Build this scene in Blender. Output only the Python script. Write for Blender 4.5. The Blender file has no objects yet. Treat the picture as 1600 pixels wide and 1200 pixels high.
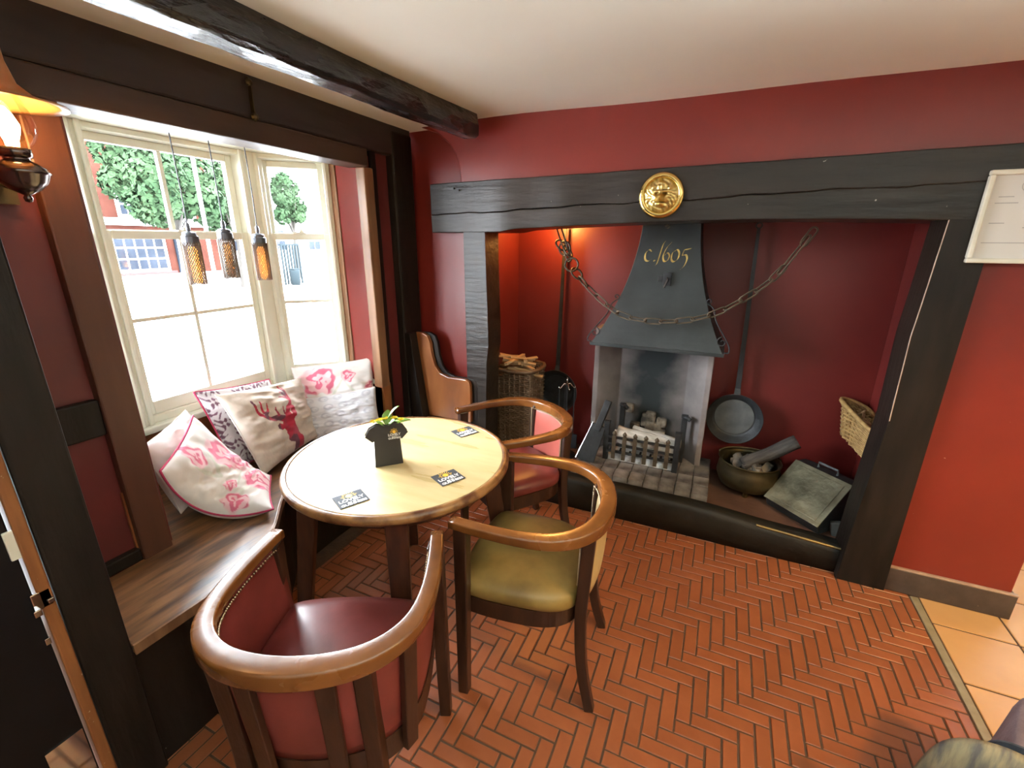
import bpy, math, random
import numpy as np
from mathutils import Vector, Matrix

random.seed(7)
rng = np.random.default_rng(7)
SC = bpy.context.scene
COL = SC.collection

# ------------------------------------------------------------------ camera
FPX = 707.13
YAW, PITCH, ROLL = -0.42991, 0.305339, 0.0041139
CAMZ = 1.5
cy, sy, cp, sp = math.cos(YAW), math.sin(YAW), math.cos(PITCH), math.sin(PITCH)
FWD = Vector((sy * cp, cy * cp, -sp))
RGT0 = Vector((cy, -sy, 0))
UP0 = RGT0.cross(FWD)
RGT = RGT0 * math.cos(ROLL) + UP0 * math.sin(ROLL)
UPV = -RGT0 * math.sin(ROLL) + UP0 * math.cos(ROLL)
cam = bpy.data.cameras.new('camera')
cam.sensor_width = 36.0
cam.lens = FPX / 1600 * 36.0
cam.clip_start = 0.02
camo = bpy.data.objects.new('camera', cam)
COL.objects.link(camo)
camo.matrix_world = Matrix(((RGT.x, UPV.x, -FWD.x, 0), (RGT.y, UPV.y, -FWD.y, 0), (RGT.z, UPV.z, -FWD.z, CAMZ), (0, 0, 0, 1)))
SC.camera = camo

# ------------------------------------------------------------------ world, exposure
SKY_STRENGTH = 75.0
w = bpy.data.worlds.new('world')
SC.world = w
w.use_nodes = True
bg = w.node_tree.nodes['Background']
bg.inputs[0].default_value = (0.86, 0.93, 1.0, 1)
bg.inputs[1].default_value = SKY_STRENGTH
SC.view_settings.view_transform = 'Standard'
SC.view_settings.look = 'None'
SC.view_settings.gamma = 1.0
SC.view_settings.exposure = 0.0
SC.view_settings.use_curve_mapping = False


def light(name, kind, loc, power, color, size=0.1, rot=None, **kw):
    l = bpy.data.lights.new(name, kind)
    l.energy = power
    l.color = color
    if kind == 'AREA':
        l.size = size
    else:
        l.shadow_soft_size = size
    for k, v in kw.items():
        if k == 'portal':
            l.cycles.is_portal = v
        else:
            setattr(l, k, v)
    o = bpy.data.objects.new(name, l)
    COL.objects.link(o)
    o.location = loc
    if rot:
        o.rotation_euler = rot
    return o


def portal(name, mid, wdt, hgt, inward):
    o = light(name, 'AREA', mid, 1, (1, 1, 1), 1, shape='RECTANGLE', portal=True)
    o.data.size = wdt
    o.data.size_y = hgt
    o.rotation_euler = Vector(inward).to_track_quat('-Z', 'Z').to_euler()


portal('daylight_portal', (-2.27, 1.325, 1.33), 0.85, 1.25, (1, 0, 0))
portal('daylight_portal', (-2.115, 1.875, 1.33), 0.40, 1.25, (0.7071, -0.7071, 0))
portal('daylight_portal', (-2.115, 0.775, 1.33), 0.40, 1.25, (0.7071, 0.7071, 0))

# room pendant, and uplighters added as ceiling fill (their fittings are built below)
WARM = (1.0, 0.66, 0.36)
SOFT = (1.0, 0.84, 0.66)
ROOM_LAMPS = [((1.75, 0.80, 1.80), 150, (1.0, 0.56, 0.12), 0.06)]
FILL_UPLIGHTS = [((0.35, -0.40, 0.60), 66, (0.84, 1.0, 1.0)), ((1.45, -0.10, 0.60), 95, (0.84, 1.0, 1.0)), ((-0.3, -2.2, 0.6), 30, (0.92, 1.0, 0.96))]


# ------------------------------------------------------------------ helpers
def lin(r, g, b):
    f = lambda c: (c / 255) / 12.92 if c / 255 <= 0.04045 else ((c / 255 + 0.055) / 1.055) ** 2.4
    return (f(r), f(g), f(b), 1.0)


class MB:
    def __init__(self):
        self.v = []
        self.f = []

    def add(self, verts, faces):
        o = len(self.v)
        self.v += [tuple(p) for p in verts]
        self.f += [tuple(i + o for i in f) for f in faces]
        return self

    def box(self, x0, x1, y0, y1, z0, z1, M=None):
        vs = [Vector((x, y, z)) for x in (x0, x1) for y in (y0, y1) for z in (z0, z1)]
        if M is not None:
            vs = [M @ p for p in vs]
        return self.add(vs, [(0, 1, 3, 2), (4, 6, 7, 5), (0, 4, 5, 1), (2, 3, 7, 6), (0, 2, 6, 4), (1, 5, 7, 3)])

    def hexa(self, p):
        """8 points: bottom quad then top quad, same winding"""
        return self.add(p, [(3, 2, 1, 0), (4, 5, 6, 7), (0, 1, 5, 4), (1, 2, 6, 5), (2, 3, 7, 6), (3, 0, 4, 7)])

    def prism(self, poly, a, b, axis='z', M=None):
        n = len(poly)
        def P(p, t):
            q = {'z': (p[0], p[1], t), 'y': (p[0], t, p[1]), 'x': (t, p[0], p[1])}[axis]
            q = Vector(q)
            return M @ q if M is not None else q
        vs = [P(p, a) for p in poly] + [P(p, b) for p in poly]
        fs = [tuple(range(n - 1, -1, -1)), tuple(range(n, 2 * n))]
        fs += [(i, (i + 1) % n, n + (i + 1) % n, n + i) for i in range(n)]
        return self.add(vs, fs)

    def tube(self, path, r, n=8, closed=False, caps=True):
        path = [Vector(p) for p in path]
        m = len(path)
        rr = r if hasattr(r, '__len__') else [r] * m
        vs = []
        nrm = None
        for i, p in enumerate(path):
            a = path[(i - 1) % m] if (closed or i > 0) else p
            b = path[(i + 1) % m] if (closed or i < m - 1) else p
            t = (b - a)
            t = t.normalized() if t.length > 1e-9 else Vector((0, 0, 1))
            if nrm is None:
                nrm = t.orthogonal().normalized()
            else:
                nrm = (nrm - t * nrm.dot(t))
                nrm = nrm.normalized() if nrm.length > 1e-6 else t.orthogonal().normalized()
            bn = t.cross(nrm)
            for k in range(n):
                an = 2 * math.pi * k / n
                vs.append(p + (nrm * math.cos(an) + bn * math.sin(an)) * rr[i])
        fs = []
        for i in range(m if closed else m - 1):
            j = (i + 1) % m
            for k in range(n):
                l = (k + 1) % n
                fs.append((i * n + k, i * n + l, j * n + l, j * n + k))
        if caps and not closed:
            fs += [tuple(range(n - 1, -1, -1)), tuple((m - 1) * n + k for k in range(n))]
        return self.add(vs, fs)

    def lathe(self, prof, n=24, M=None, cap0=True, cap1=True):
        vs = []
        for r, z in prof:
            for k in range(n):
                a = 2 * math.pi * k / n
                p = Vector((r * math.cos(a), r * math.sin(a), z))
                vs.append(M @ p if M is not None else p)
        fs = []
        for i in range(len(prof) - 1):
            for k in range(n):
                l = (k + 1) % n
                fs.append((i * n + k, i * n + l, (i + 1) * n + l, (i + 1) * n + k))
        if cap0:
            fs.append(tuple(range(n - 1, -1, -1)))
        if cap1:
            fs.append(tuple((len(prof) - 1) * n + k for k in range(n)))
        return self.add(vs, fs)

    def sweep(self, path, section, closed_path=False, up=Vector((0, 0, 1))):
        """section(i, s) -> list of (side, up) offsets; side = up x tangent"""
        path = [Vector(p) for p in path]
        m = len(path)
        ns = None
        vs = []
        for i, p in enumerate(path):
            a = path[(i - 1) % m] if (closed_path or i > 0) else p
            b = path[(i + 1) % m] if (closed_path or i < m - 1) else p
            t = (b - a).normalized()
            side = up.cross(t).normalized()
            u = t.cross(side)
            sec = section(i / max(1, m - 1))
            ns = len(sec)
            vs += [p + side * q[0] + u * q[1] for q in sec]
        fs = []
        for i in range(m if closed_path else m - 1):
            j = (i + 1) % m
            for k in range(ns):
                l = (k + 1) % ns
                fs.append((i * ns + k, i * ns + l, j * ns + l, j * ns + k))
        if not closed_path:
            fs += [tuple(range(ns - 1, -1, -1)), tuple((m - 1) * ns + k for k in range(ns))]
        return self.add(vs, fs)

    def ball(self, c, r, n=8, m=6, sc=(1, 1, 1)):
        prof = [(max(1e-4, math.sin(math.pi * i / m)) * r, -math.cos(math.pi * i / m) * r) for i in range(m + 1)]
        return self.lathe(prof, n, Matrix.Translation(Vector(c)) @ Matrix.Diagonal((sc[0], sc[1], sc[2], 1)))

    def mesh(self, name, smooth=False, fix=True):
        me = bpy.data.meshes.new(name)
        me.from_pydata(self.v, [], self.f)
        me.update()
        if fix:
            import bmesh
            bm = bmesh.new()
            bm.from_mesh(me)
            bmesh.ops.recalc_face_normals(bm, faces=bm.faces)
            bm.to_mesh(me)
            bm.free()
        if smooth:
            me.polygons.foreach_set('use_smooth', [True] * len(me.polygons))
        return me

    def build(self, name, mat, parent=None, smooth=False, bevel=0.0, seg=2, fix=True):
        me = self.mesh(name, smooth, fix)
        return mobj(name, me, mat, parent, bevel, seg, smooth)


def mobj(name, me, mat, parent=None, bevel=0.0, seg=2, smooth=False):
    o = bpy.data.objects.new(name, me)
    if mat is not None and not me.materials:
        me.materials.append(mat)
    COL.objects.link(o)
    if parent is not None:
        o.parent = parent
    if bevel:
        b = o.modifiers.new('bevel', 'BEVEL')
        b.width = bevel
        b.segments = seg
        b.limit_method = 'ANGLE'
        b.angle_limit = math.radians(40)
        b.harden_normals = False
        if not smooth:
            me.polygons.foreach_set('use_smooth', [False] * len(me.polygons))
    if smooth == 'auto':
        pass
    return o


def empty(name, loc=(0, 0, 0), rz=0.0):
    o = bpy.data.objects.new(name, None)
    o.empty_display_size = 0.05
    COL.objects.link(o)
    o.location = loc
    o.rotation_euler = (0, 0, rz)
    return o


def tag(o, label, cat=None, group=None, kind=None):
    o['label'] = label
    if cat:
        o['category'] = cat
    if group:
        o['group'] = group
    if kind:
        o['kind'] = kind
    return o


def struct(o, label=None):
    o['kind'] = 'structure'
    if label:
        o['label'] = label
    return o


def copy_tree(o, parent=None):
    c = o.copy()
    COL.objects.link(c)
    if parent is not None:
        c.parent = parent
    for ch in list(o.children):
        copy_tree(ch, c)
    return c


def catmull(pts, n=6, closed=False):
    P = [Vector(p) for p in pts]
    m = len(P)
    out = []
    rngi = range(m if closed else m - 1)
    for i in rngi:
        p0 = P[(i - 1) % m] if (closed or i > 0) else P[i] * 2 - P[i + 1]
        p1, p2 = P[i], P[(i + 1) % m]
        p3 = P[(i + 2) % m] if (closed or i + 2 < m) else p2 * 2 - p1
        for k in range(n):
            t = k / n
            out.append(0.5 * ((2 * p1) + (p2 - p0) * t + (2 * p0 - 5 * p1 + 4 * p2 - p3) * t * t + (3 * p1 - p0 - 3 * p2 + p3) * t ** 3))
    if not closed:
        out.append(P[-1])
    return out


# ------------------------------------------------------------------ materials
def new_mat(name):
    m = bpy.data.materials.new(name)
    m.use_nodes = True
    nt = m.node_tree
    return m, nt, nt.nodes['Principled BSDF']


def N(nt, t, **kw):
    n = nt.nodes.new(t)
    for k, v in kw.items():
        setattr(n, k, v)
    return n


def surf(name, c1, c2=None, scale=8, rough=0.5, rough2=None, bump=0.0, bscale=None, stretch=(1, 1, 1), metal=0.0, detail=5, spec=0.5,
         lo=0.35, hi=0.65, specks=None, coat=0.0, objrand=0.0, bdist=0.01):
    m, nt, b = new_mat(name)
    c2 = c2 or c1
    tc = N(nt, 'ShaderNodeTexCoord')
    mp = N(nt, 'ShaderNodeMapping')
    mp.inputs['Scale'].default_value = stretch
    nt.links.new(tc.outputs['Object'], mp.inputs[0])
    no = N(nt, 'ShaderNodeTexNoise')
    no.inputs['Scale'].default_value = scale
    no.inputs['Detail'].default_value = detail
    nt.links.new(mp.outputs[0], no.inputs['Vector'])
    cr = N(nt, 'ShaderNodeValToRGB')
    cr.color_ramp.elements[0].position = lo
    cr.color_ramp.elements[1].position = hi
    cr.color_ramp.elements[0].color = c1
    cr.color_ramp.elements[1].color = c2
    nt.links.new(no.outputs['Fac'], cr.inputs[0])
    colr = cr.outputs[0]
    if objrand:
        oi = N(nt, 'ShaderNodeObjectInfo')
        ge = N(nt, 'ShaderNodeNewGeometry')
        ad = N(nt, 'ShaderNodeMath', operation='ADD')
        nt.links.new(oi.outputs['Random'], ad.inputs[0])
        nt.links.new(ge.outputs['Random Per Island'], ad.inputs[1])
        fr = N(nt, 'ShaderNodeMath', operation='FRACT')
        nt.links.new(ad.outputs[0], fr.inputs[0])
        mr = N(nt, 'ShaderNodeMapRange')
        mr.inputs['To Min'].default_value = 1 - objrand
        mr.inputs['To Max'].default_value = 1 + objrand
        nt.links.new(fr.outputs[0], mr.inputs['Value'])
        hs = N(nt, 'ShaderNodeHueSaturation')
        nt.links.new(mr.outputs[0], hs.inputs['Value'])
        nt.links.new(colr, hs.inputs['Color'])
        colr = hs.outputs[0]
    if specks:
        vo = N(nt, 'ShaderNodeTexNoise')
        vo.inputs['Scale'].default_value = specks[0]
        vo.inputs['Detail'].default_value = 2
        nt.links.new(tc.outputs['Object'], vo.inputs['Vector'])
        r2 = N(nt, 'ShaderNodeValToRGB')
        r2.color_ramp.elements[0].position = specks[1]
        r2.color_ramp.elements[1].position = specks[1] + 0.03
        nt.links.new(vo.outputs['Fac'], r2.inputs[0])
        mx = N(nt, 'ShaderNodeMixRGB')
        nt.links.new(r2.outputs[0], mx.inputs[0])
        nt.links.new(colr, mx.inputs[1])
        mx.inputs[2].default_value = specks[2]
        colr = mx.outputs[0]
    nt.links.new(colr, b.inputs['Base Color'])
    b.inputs['Metallic'].default_value = metal
    b.inputs['Specular IOR Level'].default_value = spec
    if coat:
        b.inputs['Coat Weight'].default_value = coat
        b.inputs['Coat Roughness'].default_value = 0.15
    if rough2 is not None:
        mr = N(nt, 'ShaderNodeMapRange')
        mr.inputs['To Min'].default_value = rough
        mr.inputs['To Max'].default_value = rough2
        nt.links.new(no.outputs['Fac'], mr.inputs['Value'])
        nt.links.new(mr.outputs[0], b.inputs['Roughness'])
    else:
        b.inputs['Roughness'].default_value = rough
    if bump:
        nb = N(nt, 'ShaderNodeTexNoise')
        nb.inputs['Scale'].default_value = bscale or scale * 3
        nb.inputs['Detail'].default_value = 6
        nt.links.new(mp.outputs[0], nb.inputs['Vector'])
        bm = N(nt, 'ShaderNodeBump')
        bm.inputs['Strength'].default_value = bump
        bm.inputs['Distance'].default_value = bdist
        nt.links.new(nb.outputs['Fac'], bm.inputs['Height'])
        nt.links.new(bm.outputs[0], b.inputs['Normal'])
    return m


def emis(name, c, s):
    m, nt, b = new_mat(name)
    b.inputs['Base Color'].default_value = (0, 0, 0, 1)
    b.inputs['Emission Color'].default_value = c
    b.inputs['Emission Strength'].default_value = s
    return m


def glass_thin(name, tint=(1, 1, 1, 1), refl=1.0, rough=0.02):
    m = bpy.data.materials.new(name)
    m.use_nodes = True
    nt = m.node_tree
    nt.nodes.clear()
    out = N(nt, 'ShaderNodeOutputMaterial')
    tr = N(nt, 'ShaderNodeBsdfTransparent')
    tr.inputs[0].default_value = tint
    gl = N(nt, 'ShaderNodeBsdfGlossy')
    gl.inputs['Roughness'].default_value = rough
    fr = N(nt, 'ShaderNodeFresnel')
    fr.inputs[0].default_value = 1.45
    mu = N(nt, 'ShaderNodeMath', operation='MULTIPLY')
    mu.inputs[1].default_value = refl
    mx = N(nt, 'ShaderNodeMixShader')
    nt.links.new(fr.outputs[0], mu.inputs[0])
    nt.links.new(mu.outputs[0], mx.inputs[0])
    nt.links.new(tr.outputs[0], mx.inputs[1])
    nt.links.new(gl.outputs[0], mx.inputs[2])
    nt.links.new(mx.outputs[0], out.inputs[0])
    return m


def attr_mat(name, rough=0.85, sheen=0.2, bump=0.12, bscale=60):
    m, nt, b = new_mat(name)
    a = N(nt, 'ShaderNodeAttribute')
    a.attribute_name = 'Col'
    nt.links.new(a.outputs['Color'], b.inputs['Base Color'])
    b.inputs['Roughness'].default_value = rough
    b.inputs['Sheen Weight'].default_value = sheen
    tc = N(nt, 'ShaderNodeTexCoord')
    nb = N(nt, 'ShaderNodeTexNoise')
    nb.inputs['Scale'].default_value = bscale
    nt.links.new(tc.outputs['Object'], nb.inputs['Vector'])
    bm = N(nt, 'ShaderNodeBump')
    bm.inputs['Strength'].default_value = bump
    bm.inputs['Distance'].default_value = 0.004
    nt.links.new(nb.outputs['Fac'], bm.inputs['Height'])
    nt.links.new(bm.outputs[0], b.inputs['Normal'])
    return m


M = {}
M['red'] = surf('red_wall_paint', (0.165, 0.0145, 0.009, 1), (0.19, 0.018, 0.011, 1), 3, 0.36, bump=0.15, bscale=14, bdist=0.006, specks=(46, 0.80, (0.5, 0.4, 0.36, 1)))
M['red_shaded'] = surf('shade_darkened_red_paint', (0.105, 0.0105, 0.0085, 1), (0.135, 0.014, 0.011, 1), 3, 0.4, bump=0.15, bscale=14, bdist=0.006, specks=(46, 0.80, (0.5, 0.4, 0.36, 1)))  # red wall paint darkened to put the recess shade into the colour
M['red_panel'] = surf('dark_red_panel_paint', (0.10, 0.016, 0.014, 1), (0.13, 0.02, 0.018, 1), 4, 0.4, bump=0.05)
M['ceiling'] = surf('cream_ceiling_paint', (0.87, 0.86, 0.79, 1), (0.90, 0.89, 0.82, 1), 2, 0.7, bump=0.1, bscale=10)
M['white'] = surf('cream_window_paint', (0.86, 0.86, 0.72, 1), (0.90, 0.90, 0.77, 1), 10, 0.35, bump=0.03)
M['dark'] = surf('dark_stained_timber', (0.008, 0.006, 0.0045, 1), (0.017, 0.0115, 0.0085, 1), 6, 0.4, 0.55, spec=0.25, bump=0.2, bscale=18, stretch=(3, 3, 0.6), specks=(60, 0.79, (0.3, 0.27, 0.22, 1)))
M['brownbeam'] = surf('brown_painted_timber', (0.040, 0.020, 0.012, 1), (0.058, 0.030, 0.018, 1), 5, 0.4, 0.55, bump=0.15, stretch=(3, 0.5, 3), specks=(40, 0.80, (0.4, 0.36, 0.3, 1)))
M['post_red'] = surf('red_brown_painted_post', (0.070, 0.024, 0.012, 1), (0.095, 0.032, 0.016, 1), 5, 0.45, bump=0.1, stretch=(3, 3, 0.5))
M['header'] = surf('aubergine_brown_timber', (0.030, 0.020, 0.020, 1), (0.042, 0.028, 0.027, 1), 5, 0.45, bump=0.15, stretch=(3, 0.5, 3))
M['mantel'] = surf('weathered_mantel_oak', (0.013, 0.0095, 0.007, 1), (0.029, 0.021, 0.016, 1), 4, 0.34, 0.46, spec=0.38, bump=0.35, bscale=9, stretch=(0.6, 3, 4), specks=(34, 0.78, (0.4, 0.36, 0.32, 1)))
M['beam_gloss'] = surf('gloss_black_beam_paint', (0.010, 0.010, 0.010, 1), (0.016, 0.015, 0.015, 1), 6, 0.18, 0.34, bump=0.7, bscale=12, stretch=(3, 0.8, 3), bdist=0.018, coat=0.3)
M['gold_wood'] = surf('varnished_oak_trim', (0.16, 0.075, 0.035, 1), (0.26, 0.13, 0.06, 1), 5, 0.28, 0.4, bump=0.08, stretch=(5, 5, 0.6))
M['seat_wood'] = surf('worn_bench_oak', (0.055, 0.022, 0.010, 1), (0.26, 0.12, 0.045, 1), 7, 0.28, 0.45, bump=0.12, bscale=26, stretch=(5, 0.7, 3), coat=0.6)
M['seat_wood'].node_tree.nodes['Principled BSDF'].inputs['Coat Roughness'].default_value = 0.32
M['end_wood'] = surf('varnished_bench_end', (0.20, 0.065, 0.02, 1), (0.30, 0.11, 0.035, 1), 6, 0.28, bump=0.05, stretch=(2, 2, 0.6), coat=0.3)
M['chair_wood'] = surf('worn_chair_beech', (0.060, 0.017, 0.005, 1), (0.235, 0.085, 0.018, 1), 5, 0.2, 0.32, bump=0.06, bscale=40, lo=0.30, hi=0.72, coat=0.4)
M['leg_wood'] = surf('dark_chair_leg', (0.016, 0.006, 0.0035, 1), (0.038, 0.014, 0.007, 1), 9, 0.3, 0.45, bump=0.1, stretch=(4, 4, 0.8), coat=0.2)
M['leather'] = surf('oxblood_leather', (0.13, 0.022, 0.018, 1), (0.20, 0.036, 0.030, 1), 6, 0.28, 0.42, bump=0.12, bscale=90, bdist=0.002)
M['leather_pink'] = surf('salmon_leather', (0.42, 0.10, 0.075, 1), (0.50, 0.13, 0.10, 1), 5, 0.26, 0.36, bump=0.1, bscale=90, bdist=0.002)
M['leather_olive'] = surf('olive_leather', (0.13, 0.080, 0.018, 1), (0.25, 0.165, 0.045, 1), 7, 0.34, 0.5, bump=0.12, bscale=80, bdist=0.002)
M['leather_cream'] = surf('tan_leather', (0.45, 0.33, 0.15, 1), (0.52, 0.39, 0.19, 1), 7, 0.35, bump=0.1, bscale=80, bdist=0.002)
M['stud'] = surf('antique_brass_studs', (0.40, 0.31, 0.20, 1), None, 5, 0.3, metal=1.0)
M['brick'] = surf('terracotta_paver', (0.245, 0.070, 0.024, 1), (0.285, 0.085, 0.030, 1), 16, 0.32, 0.44, bump=0.12, bscale=60, bdist=0.003, objrand=0.08)
M['mortar'] = surf('dark_mortar', (0.060, 0.031, 0.017, 1), (0.085, 0.046, 0.026, 1), 30, 0.85, bump=0.3)
M['tile'] = surf('buff_terracotta_tile', (0.50, 0.27, 0.10, 1), (0.56, 0.31, 0.12, 1), 5, 0.32, 0.45, bump=0.08, objrand=0.05)
M['strip'] = surf('grey_edging_strip', (0.22, 0.18, 0.10, 1), (0.28, 0.23, 0.14, 1), 20, 0.5)
M['skirt'] = surf('dark_skirting_paint', (0.045, 0.030, 0.024, 1), (0.07, 0.05, 0.04, 1), 14, 0.5, bump=0.2, specks=(50, 0.74, (0.25, 0.2, 0.15, 1)))
M['skirt_top'] = surf('worn_skirting_edge', (0.30, 0.20, 0.14, 1), (0.38, 0.27, 0.18, 1), 20, 0.5)
M['table_top'] = surf('pale_table_beech', (0.52, 0.39, 0.18, 1), (0.62, 0.48, 0.25, 1), 5, 0.22, 0.36, bump=0.05, stretch=(0.7, 4, 1), bscale=30)
M['table_rim'] = surf('worn_brown_rim', (0.085, 0.028, 0.010, 1), (0.30, 0.145, 0.05, 1), 16, 0.3, bump=0.15, lo=0.38, hi=0.62)
M['table_leg'] = surf('mahogany_table_leg', (0.040, 0.013, 0.007, 1), (0.075, 0.026, 0.013, 1), 9, 0.3, bump=0.08, stretch=(4, 4, 0.8))
M['iron'] = surf('black_iron', (0.009, 0.010, 0.011, 1), (0.020, 0.022, 0.024, 1), 20, 0.45, 0.6, bump=0.2, bscale=60, spec=0.4)
M['iron_pan'] = surf('grey_iron_pan', (0.05, 0.058, 0.062, 1), (0.085, 0.095, 0.10, 1), 14, 0.42, 0.55, bump=0.1)
M['hood'] = surf('blackened_hood_plate', (0.008, 0.011, 0.011, 1), (0.019, 0.023, 0.023, 1), 7, 0.4, 0.55, bump=0.15, bscale=20)
M['rust'] = surf('rusty_chain_iron', (0.045, 0.033, 0.02, 1), (0.09, 0.066, 0.04, 1), 25, 0.5, bump=0.2, spec=0.4)
M['stone'] = surf('sooty_render', (0.20, 0.165, 0.15, 1), (0.32, 0.27, 0.24, 1), 9, 0.85, bump=0.5, bscale=16)
M['slate'] = surf('grey_slate', (0.045, 0.052, 0.052, 1), (0.075, 0.085, 0.085, 1), 12, 0.6)
M['hearth'] = surf('sooty_hearth_brick', (0.045, 0.037, 0.032, 1), (0.21, 0.185, 0.165, 1), 9, 0.85, bump=0.6, bscale=40, objrand=0.2)
M['hearth_floor'] = surf('brown_hearth_slab', (0.085, 0.040, 0.026, 1), (0.13, 0.066, 0.042, 1), 9, 0.55, bump=0.3)
M['kerb'] = surf('blackened_kerb_stone', (0.010, 0.009, 0.007, 1), (0.022, 0.019, 0.014, 1), 8, 0.5, 0.65, spec=0.3, bump=0.4, bscale=20)
M['kerb_edge'] = surf('worn_brass_kerb_edge', (0.30, 0.22, 0.08, 1), (0.13, 0.095, 0.045, 1), 9, 0.4, metal=0.6)
M['ash'] = surf('grey_ash', (0.36, 0.35, 0.35, 1), (0.70, 0.69, 0.68, 1), 22, 0.95, bump=0.9, bscale=50)
M['log'] = surf('ash_covered_log', (0.30, 0.27, 0.22, 1), (0.62, 0.58, 0.53, 1), 14, 0.9, bump=0.8, bscale=22, stretch=(0.7, 3, 3))
M['bark'] = surf('dark_bark', (0.030, 0.024, 0.020, 1), (0.07, 0.06, 0.05, 1), 14, 0.8, bump=0.8, bscale=26, stretch=(0.6, 3, 3))
M['char'] = surf('charred_wood', (0.03, 0.026, 0.022, 1), (0.26, 0.22, 0.17, 1), 12, 0.85, bump=0.8, lo=0.45, hi=0.7)
M['kindling'] = surf('split_pine_kindling', (0.42, 0.27, 0.13, 1), (0.60, 0.42, 0.23, 1), 14, 0.7, bump=0.2, stretch=(0.5, 4, 4), objrand=0.2)
M['wicker'] = surf('golden_wicker', (0.26, 0.15, 0.05, 1), (0.42, 0.27, 0.10, 1), 30, 0.55, bump=0.2)
M['wicker_dark'] = surf('brown_wicker', (0.11, 0.065, 0.035, 1), (0.18, 0.11, 0.06, 1), 30, 0.6, bump=0.2)
M['brass'] = surf('polished_brass', (0.74, 0.52, 0.16, 1), (0.80, 0.60, 0.22, 1), 10, 0.2, metal=1.0, bump=0.05)
M['bronze'] = surf('tarnished_bronze', (0.055, 0.042, 0.022, 1), (0.12, 0.095, 0.048, 1), 9, 0.35, 0.55, metal=0.8, bump=0.15)
M['tin'] = surf('tarnished_tin_lid', (0.10, 0.095, 0.06, 1), (0.24, 0.225, 0.15, 1), 9, 0.42, 0.6, metal=0.6, bump=0.5, bscale=12, bdist=0.02)
M['gunmetal'] = surf('dark_lamp_metal', (0.10, 0.085, 0.085, 1), (0.16, 0.13, 0.12, 1), 9, 0.18, metal=0.9)
M['chrome'] = surf('bright_steel', (0.65, 0.66, 0.68, 1), None, 5, 0.15, metal=1.0)
M['steel'] = surf('steel_kick_plate', (0.55, 0.55, 0.57, 1), (0.60, 0.60, 0.62, 1), 30, 0.06, 0.10, metal=1.0)
M['door'] = surf('black_door_paint', (0.004, 0.0035, 0.004, 1), (0.006, 0.005, 0.006, 1), 5, 0.5, spec=0.2)
M['jamb'] = surf('orange_varnished_jamb', (0.20, 0.07, 0.022, 1), (0.28, 0.105, 0.034, 1), 12, 0.35, stretch=(4, 4, 0.5), specks=(60, 0.72, (0.5, 0.4, 0.3, 1)))
M['glass'] = glass_thin('window_glass')
M['bulbglass'] = glass_thin('clear_lamp_glass', (1.0, 0.97, 0.92, 1), 0.35)
M['amber'] = glass_thin('amber_bulb_glass', (1.0, 0.62, 0.28, 1), 0.8)
M['amber_lit'] = glass_thin('lit_amber_bulb_glass', (1.0, 0.62, 0.28, 1), 0.6)
_nt = M['amber_lit'].node_tree
_em = N(_nt, 'ShaderNodeEmission')
_em.inputs[0].default_value = (1.0, 0.52, 0.14, 1)
_em.inputs[1].default_value = 1.6
_ad = N(_nt, 'ShaderNodeAddShader')
_o = [n for n in _nt.nodes if n.type == 'OUTPUT_MATERIAL'][0]
_src = _o.inputs[0].links[0].from_socket
_nt.links.new(_src, _ad.inputs[0])
_nt.links.new(_em.outputs[0], _ad.inputs[1])
_nt.links.new(_ad.outputs[0], _o.inputs[0])
M['frost'] = surf('smoked_shade_glass', (0.42, 0.22, 0.09, 1), None, 5, 0.3)
_nt = M['frost'].node_tree
_tl = N(_nt, 'ShaderNodeBsdfTranslucent')
_tl.inputs[0].default_value = (0.9, 0.42, 0.10, 1)
_mx = N(_nt, 'ShaderNodeMixShader')
_mx.inputs[0].default_value = 0.10
_nt.links.new(_nt.nodes['Principled BSDF'].outputs[0], _mx.inputs[1])
_nt.links.new(_tl.outputs[0], _mx.inputs[2])
_nt.links.new(_mx.outputs[0], _nt.nodes['Material Output'].inputs[0])
M['filament'] = emis('glowing_filament', (1.0, 0.56, 0.20, 1), 14)
M['filament_off'] = surf('dim_filament', (0.45, 0.16, 0.06, 1), None, 5, 0.4, metal=0.5)
M['flame'] = emis('glowing_lamp_bulb', (1.0, 0.58, 0.22, 1), 190)
M['globe'] = emis('glowing_globe', (1.0, 0.78, 0.5, 1), 4)
M['cage'] = surf('grey_brown_wire_mesh', (0.16, 0.13, 0.11, 1), None, 5, 0.5, metal=0.3)
M['pcap'] = surf('gunmetal_cap', (0.12, 0.13, 0.15, 1), None, 5, 0.35, metal=0.7)
M['cord'] = surf('navy_flex', (0.03, 0.035, 0.05, 1), None, 5, 0.6)
M['pipe'] = surf('crimson_piping', (0.45, 0.03, 0.09, 1), None, 5, 0.8)
M['pipe_pale'] = surf('cream_seam', (0.70, 0.62, 0.56, 1), None, 5, 0.8)
M['cloth'] = attr_mat('printed_cotton')
M['card'] = surf('black_card', (0.022, 0.019, 0.018, 1), (0.028, 0.025, 0.023, 1), 9, 0.42)
M['card_edge'] = surf('white_card_edge', (0.7, 0.68, 0.62, 1), None, 5, 0.7)
M['coaster'] = surf('slate_coaster_card', (0.055, 0.06, 0.068, 1), (0.065, 0.07, 0.08, 1), 9, 0.65, spec=0.2)
M['ink_white'] = surf('white_ink', (0.85, 0.84, 0.82, 1), None, 5, 0.7, spec=0.2)
M['ink_yellow'] = surf('yellow_ink', (0.85, 0.50, 0.04, 1), None, 5, 0.5)
M['gold_ink'] = surf('gold_leaf_paint', (0.62, 0.42, 0.12, 1), (0.35, 0.22, 0.06, 1), 30, 0.4, metal=0.5)
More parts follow.
